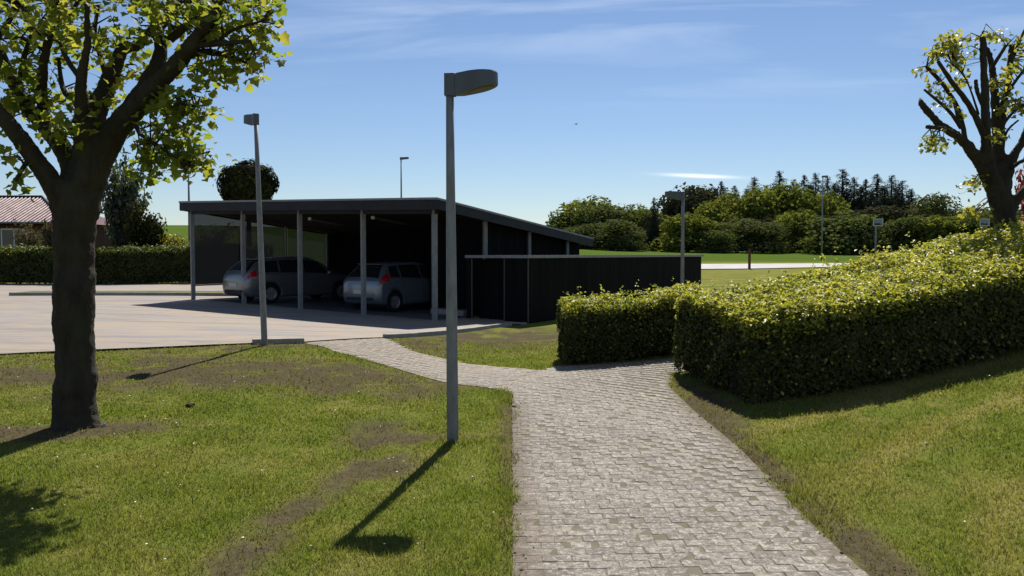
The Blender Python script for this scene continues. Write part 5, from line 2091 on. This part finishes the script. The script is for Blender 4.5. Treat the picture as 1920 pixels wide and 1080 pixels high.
NB = 430000
dd = 3.7 * (16.5 / 3.7) ** (rng.random(NB) ** .85)
xx = (rng.random(NB) * 1.36 - .68) * dd
keep = ~inside_hard(xx, dd)
sm_ = soil_mask(xx, dd)
keep &= rng.random(NB) > np.clip((sm_ - .10) * 1.4, 0, .80)
keep &= (dd < 12.5) | (xx < 4)
xx, dd = xx[keep], dd[keep]
zz = gz(xx, dd) + hump(xx, dd)
nb = len(xx)
clump = fbm(xx * 3.1 + 5, dd * 3.1, 3)
ht = (.011 + .024 * rng.random(nb) ** 1.5) * (.3 + 1.5 * clump)
ht *= 1 + 1.2 * (rng.random(nb) < .02)
# longer grass at the path edges and round the lamp foot
edge = np.exp(-((xx - pl(dd)) / .12) ** 2) * (dd < 10.3) + np.exp(-((xx - pr(dd) - .08) / .12) ** 2) * (dd < 9)
edge += np.exp(-(((xx - pm.x) / .22) ** 2 + ((dd - pm.y) / .22) ** 2)) * 1.2
ht *= 1 + .9 * edge
wd = (.0022 + .0022 * rng.random(nb)) * np.clip(dd / 4.2, 1, 3.2)
an = rng.random(nb) * 6.283
lean = rng.normal(0, .55, (nb, 2)) * ht[:, None]
P0 = np.stack([xx - np.cos(an) * wd, dd - np.sin(an) * wd, zz - .006], 1)
P1 = np.stack([xx + np.cos(an) * wd, dd + np.sin(an) * wd, zz - .006], 1)
P2 = np.stack([xx + lean[:, 0], dd + lean[:, 1], zz + ht], 1)
GV = np.stack([P0, P1, P2], 1).reshape(-1, 3)
gm_ = np_mesh('grass', GV, np.arange(nb * 3).reshape(-1, 3), M['blade'])
add_attr(gm_, 'dry', np.repeat(soil_mask(xx, dd), 3))
go = link('grass', gm_)
tag(go, 'short mown grass blades covering the lawn', 'grass', kind='stuff')

M['daisy'] = plain('daisy_petals', (.75, .75, .70), (.65, .65, .6), 10, .6, .3)
dv_, df_ = [], []
mbd = MB()
for k in range(110):
    d = random.uniform(4, 12)
    x = random.uniform(-.62, -.02) * d if random.random() < .75 else random.uniform(2.4, 5.5)
    if inside_hard(np.array([x]), np.array([d]))[0]:
        continue
    z = gz(x, d) + random.uniform(.02, .045)
    r = random.uniform(.005, .009)
    mbd.add([(x + r * math.cos(q_), d + r * math.sin(q_), z) for q_ in np.linspace(0, 5.24, 6)] + [(x, d, z + .004)], [(k_, (k_ + 1) % 6, 6) for k_ in range(6)])
tag(mbd.build('daisies', M['daisy']), 'tiny white daisies scattered in the lawn', 'flowers', kind='stuff')


def lump(name, label, px, py, size, mat, cat, seed=1):
    p = at_ground(px, py)
    g = np.random.default_rng(seed)
    bm = bmesh.new()
    bmesh.ops.create_icosphere(bm, subdivisions=3, radius=1)
    for v in bm.verts:
        n_ = float(fbm(np.array([v.co.x * 1.7 + seed]), np.array([v.co.y * 1.7 + v.co.z * 1.3]), 3)[0])
        v.co *= .7 + .6 * n_
        v.co.x *= size[0]
        v.co.y *= size[1]
        v.co.z *= size[2]
    me = bpy.data.meshes.new(name)
    bm.to_mesh(me)
    bm.free()
    me.materials.append(mat)
    o = link(name, me, None, (p.x, p.y, p.z + size[2] * .4))
    return tag(o, label, cat)


M['soilclod'] = plain('dark_soil', (.06, .044, .03), (.035, .026, .019), 20, .95, .1, 0, .5, 60)
lump('soil_clod', 'dark clod of earth lying on the lawn right of the maple', 357, 763, (.05, .045, .03), M['soilclod'], 'clod', 3)
lump('stone', 'small pale stone at the foot of the maple trunk', 195, 803, (.025, .02, .03), M['kerb'], 'stone', 4)

# loose crumbs of soil along the path edges
mbc = MB()
for k in range(260):
    d = random.uniform(4.0, 9.6)
    if random.random() < .62:
        x = float(pr(d)) + random.gauss(.02, .07)
    else:
        x = float(pl(d)) + random.gauss(.02, .05)
    r = random.uniform(.002, .008) if random.random() < .9 else random.uniform(.008, .013)
    z = gz(x, d) + .012 + r * .2
    vs, fs = _ellipsoid((x, d, z), (r * random.uniform(.7, 1.4), r, r * .7), 5, 3)
    mbc.add(vs, fs)
M['crumb'] = plain('crumbly_soil', (.12, .095, .065), (.07, .055, .04), 30, .95, .1)
tag(mbc.build('soil_crumbs', M['crumb']), 'crumbs of dark soil along the edges of the paved path', 'soil', kind='stuff')

# ------------------------------------------------------------------ bird
pbd = at(1080, 233, 70)
bird = empty('bird', pbd, R(60))
tag(bird, 'tiny dark bird flying in the clear sky', 'bird')
M['birdm'] = plain('dark_feathers', (.02, .02, .024), None, 10, .8, .1)
vs, fs = _ellipsoid((0, 0, 0), (.13, .045, .045))
MB().add(vs, fs).build('body', M['birdm'], bird, smooth=True)
for sd in (-1, 1):
    MB().hexa([(-.06, sd * .02, .0), (.06, sd * .02, .0), (.01, sd * .2, .10), (-.04, sd * .2, .10)], [(-.06, sd * .02, .012), (.06, sd * .02, .012), (.01, sd * .2, .108), (-.04, sd * .2, .108)]).build('wing', M['birdm'], bird)
MB().hexa([(-.2, -.03, 0), (-.1, -.015, 0), (-.1, .015, 0), (-.2, .03, 0)], [(-.2, -.03, .008), (-.1, -.015, .01), (-.1, .015, .01), (-.2, .03, .008)]).build('tail', M['birdm'], bird)
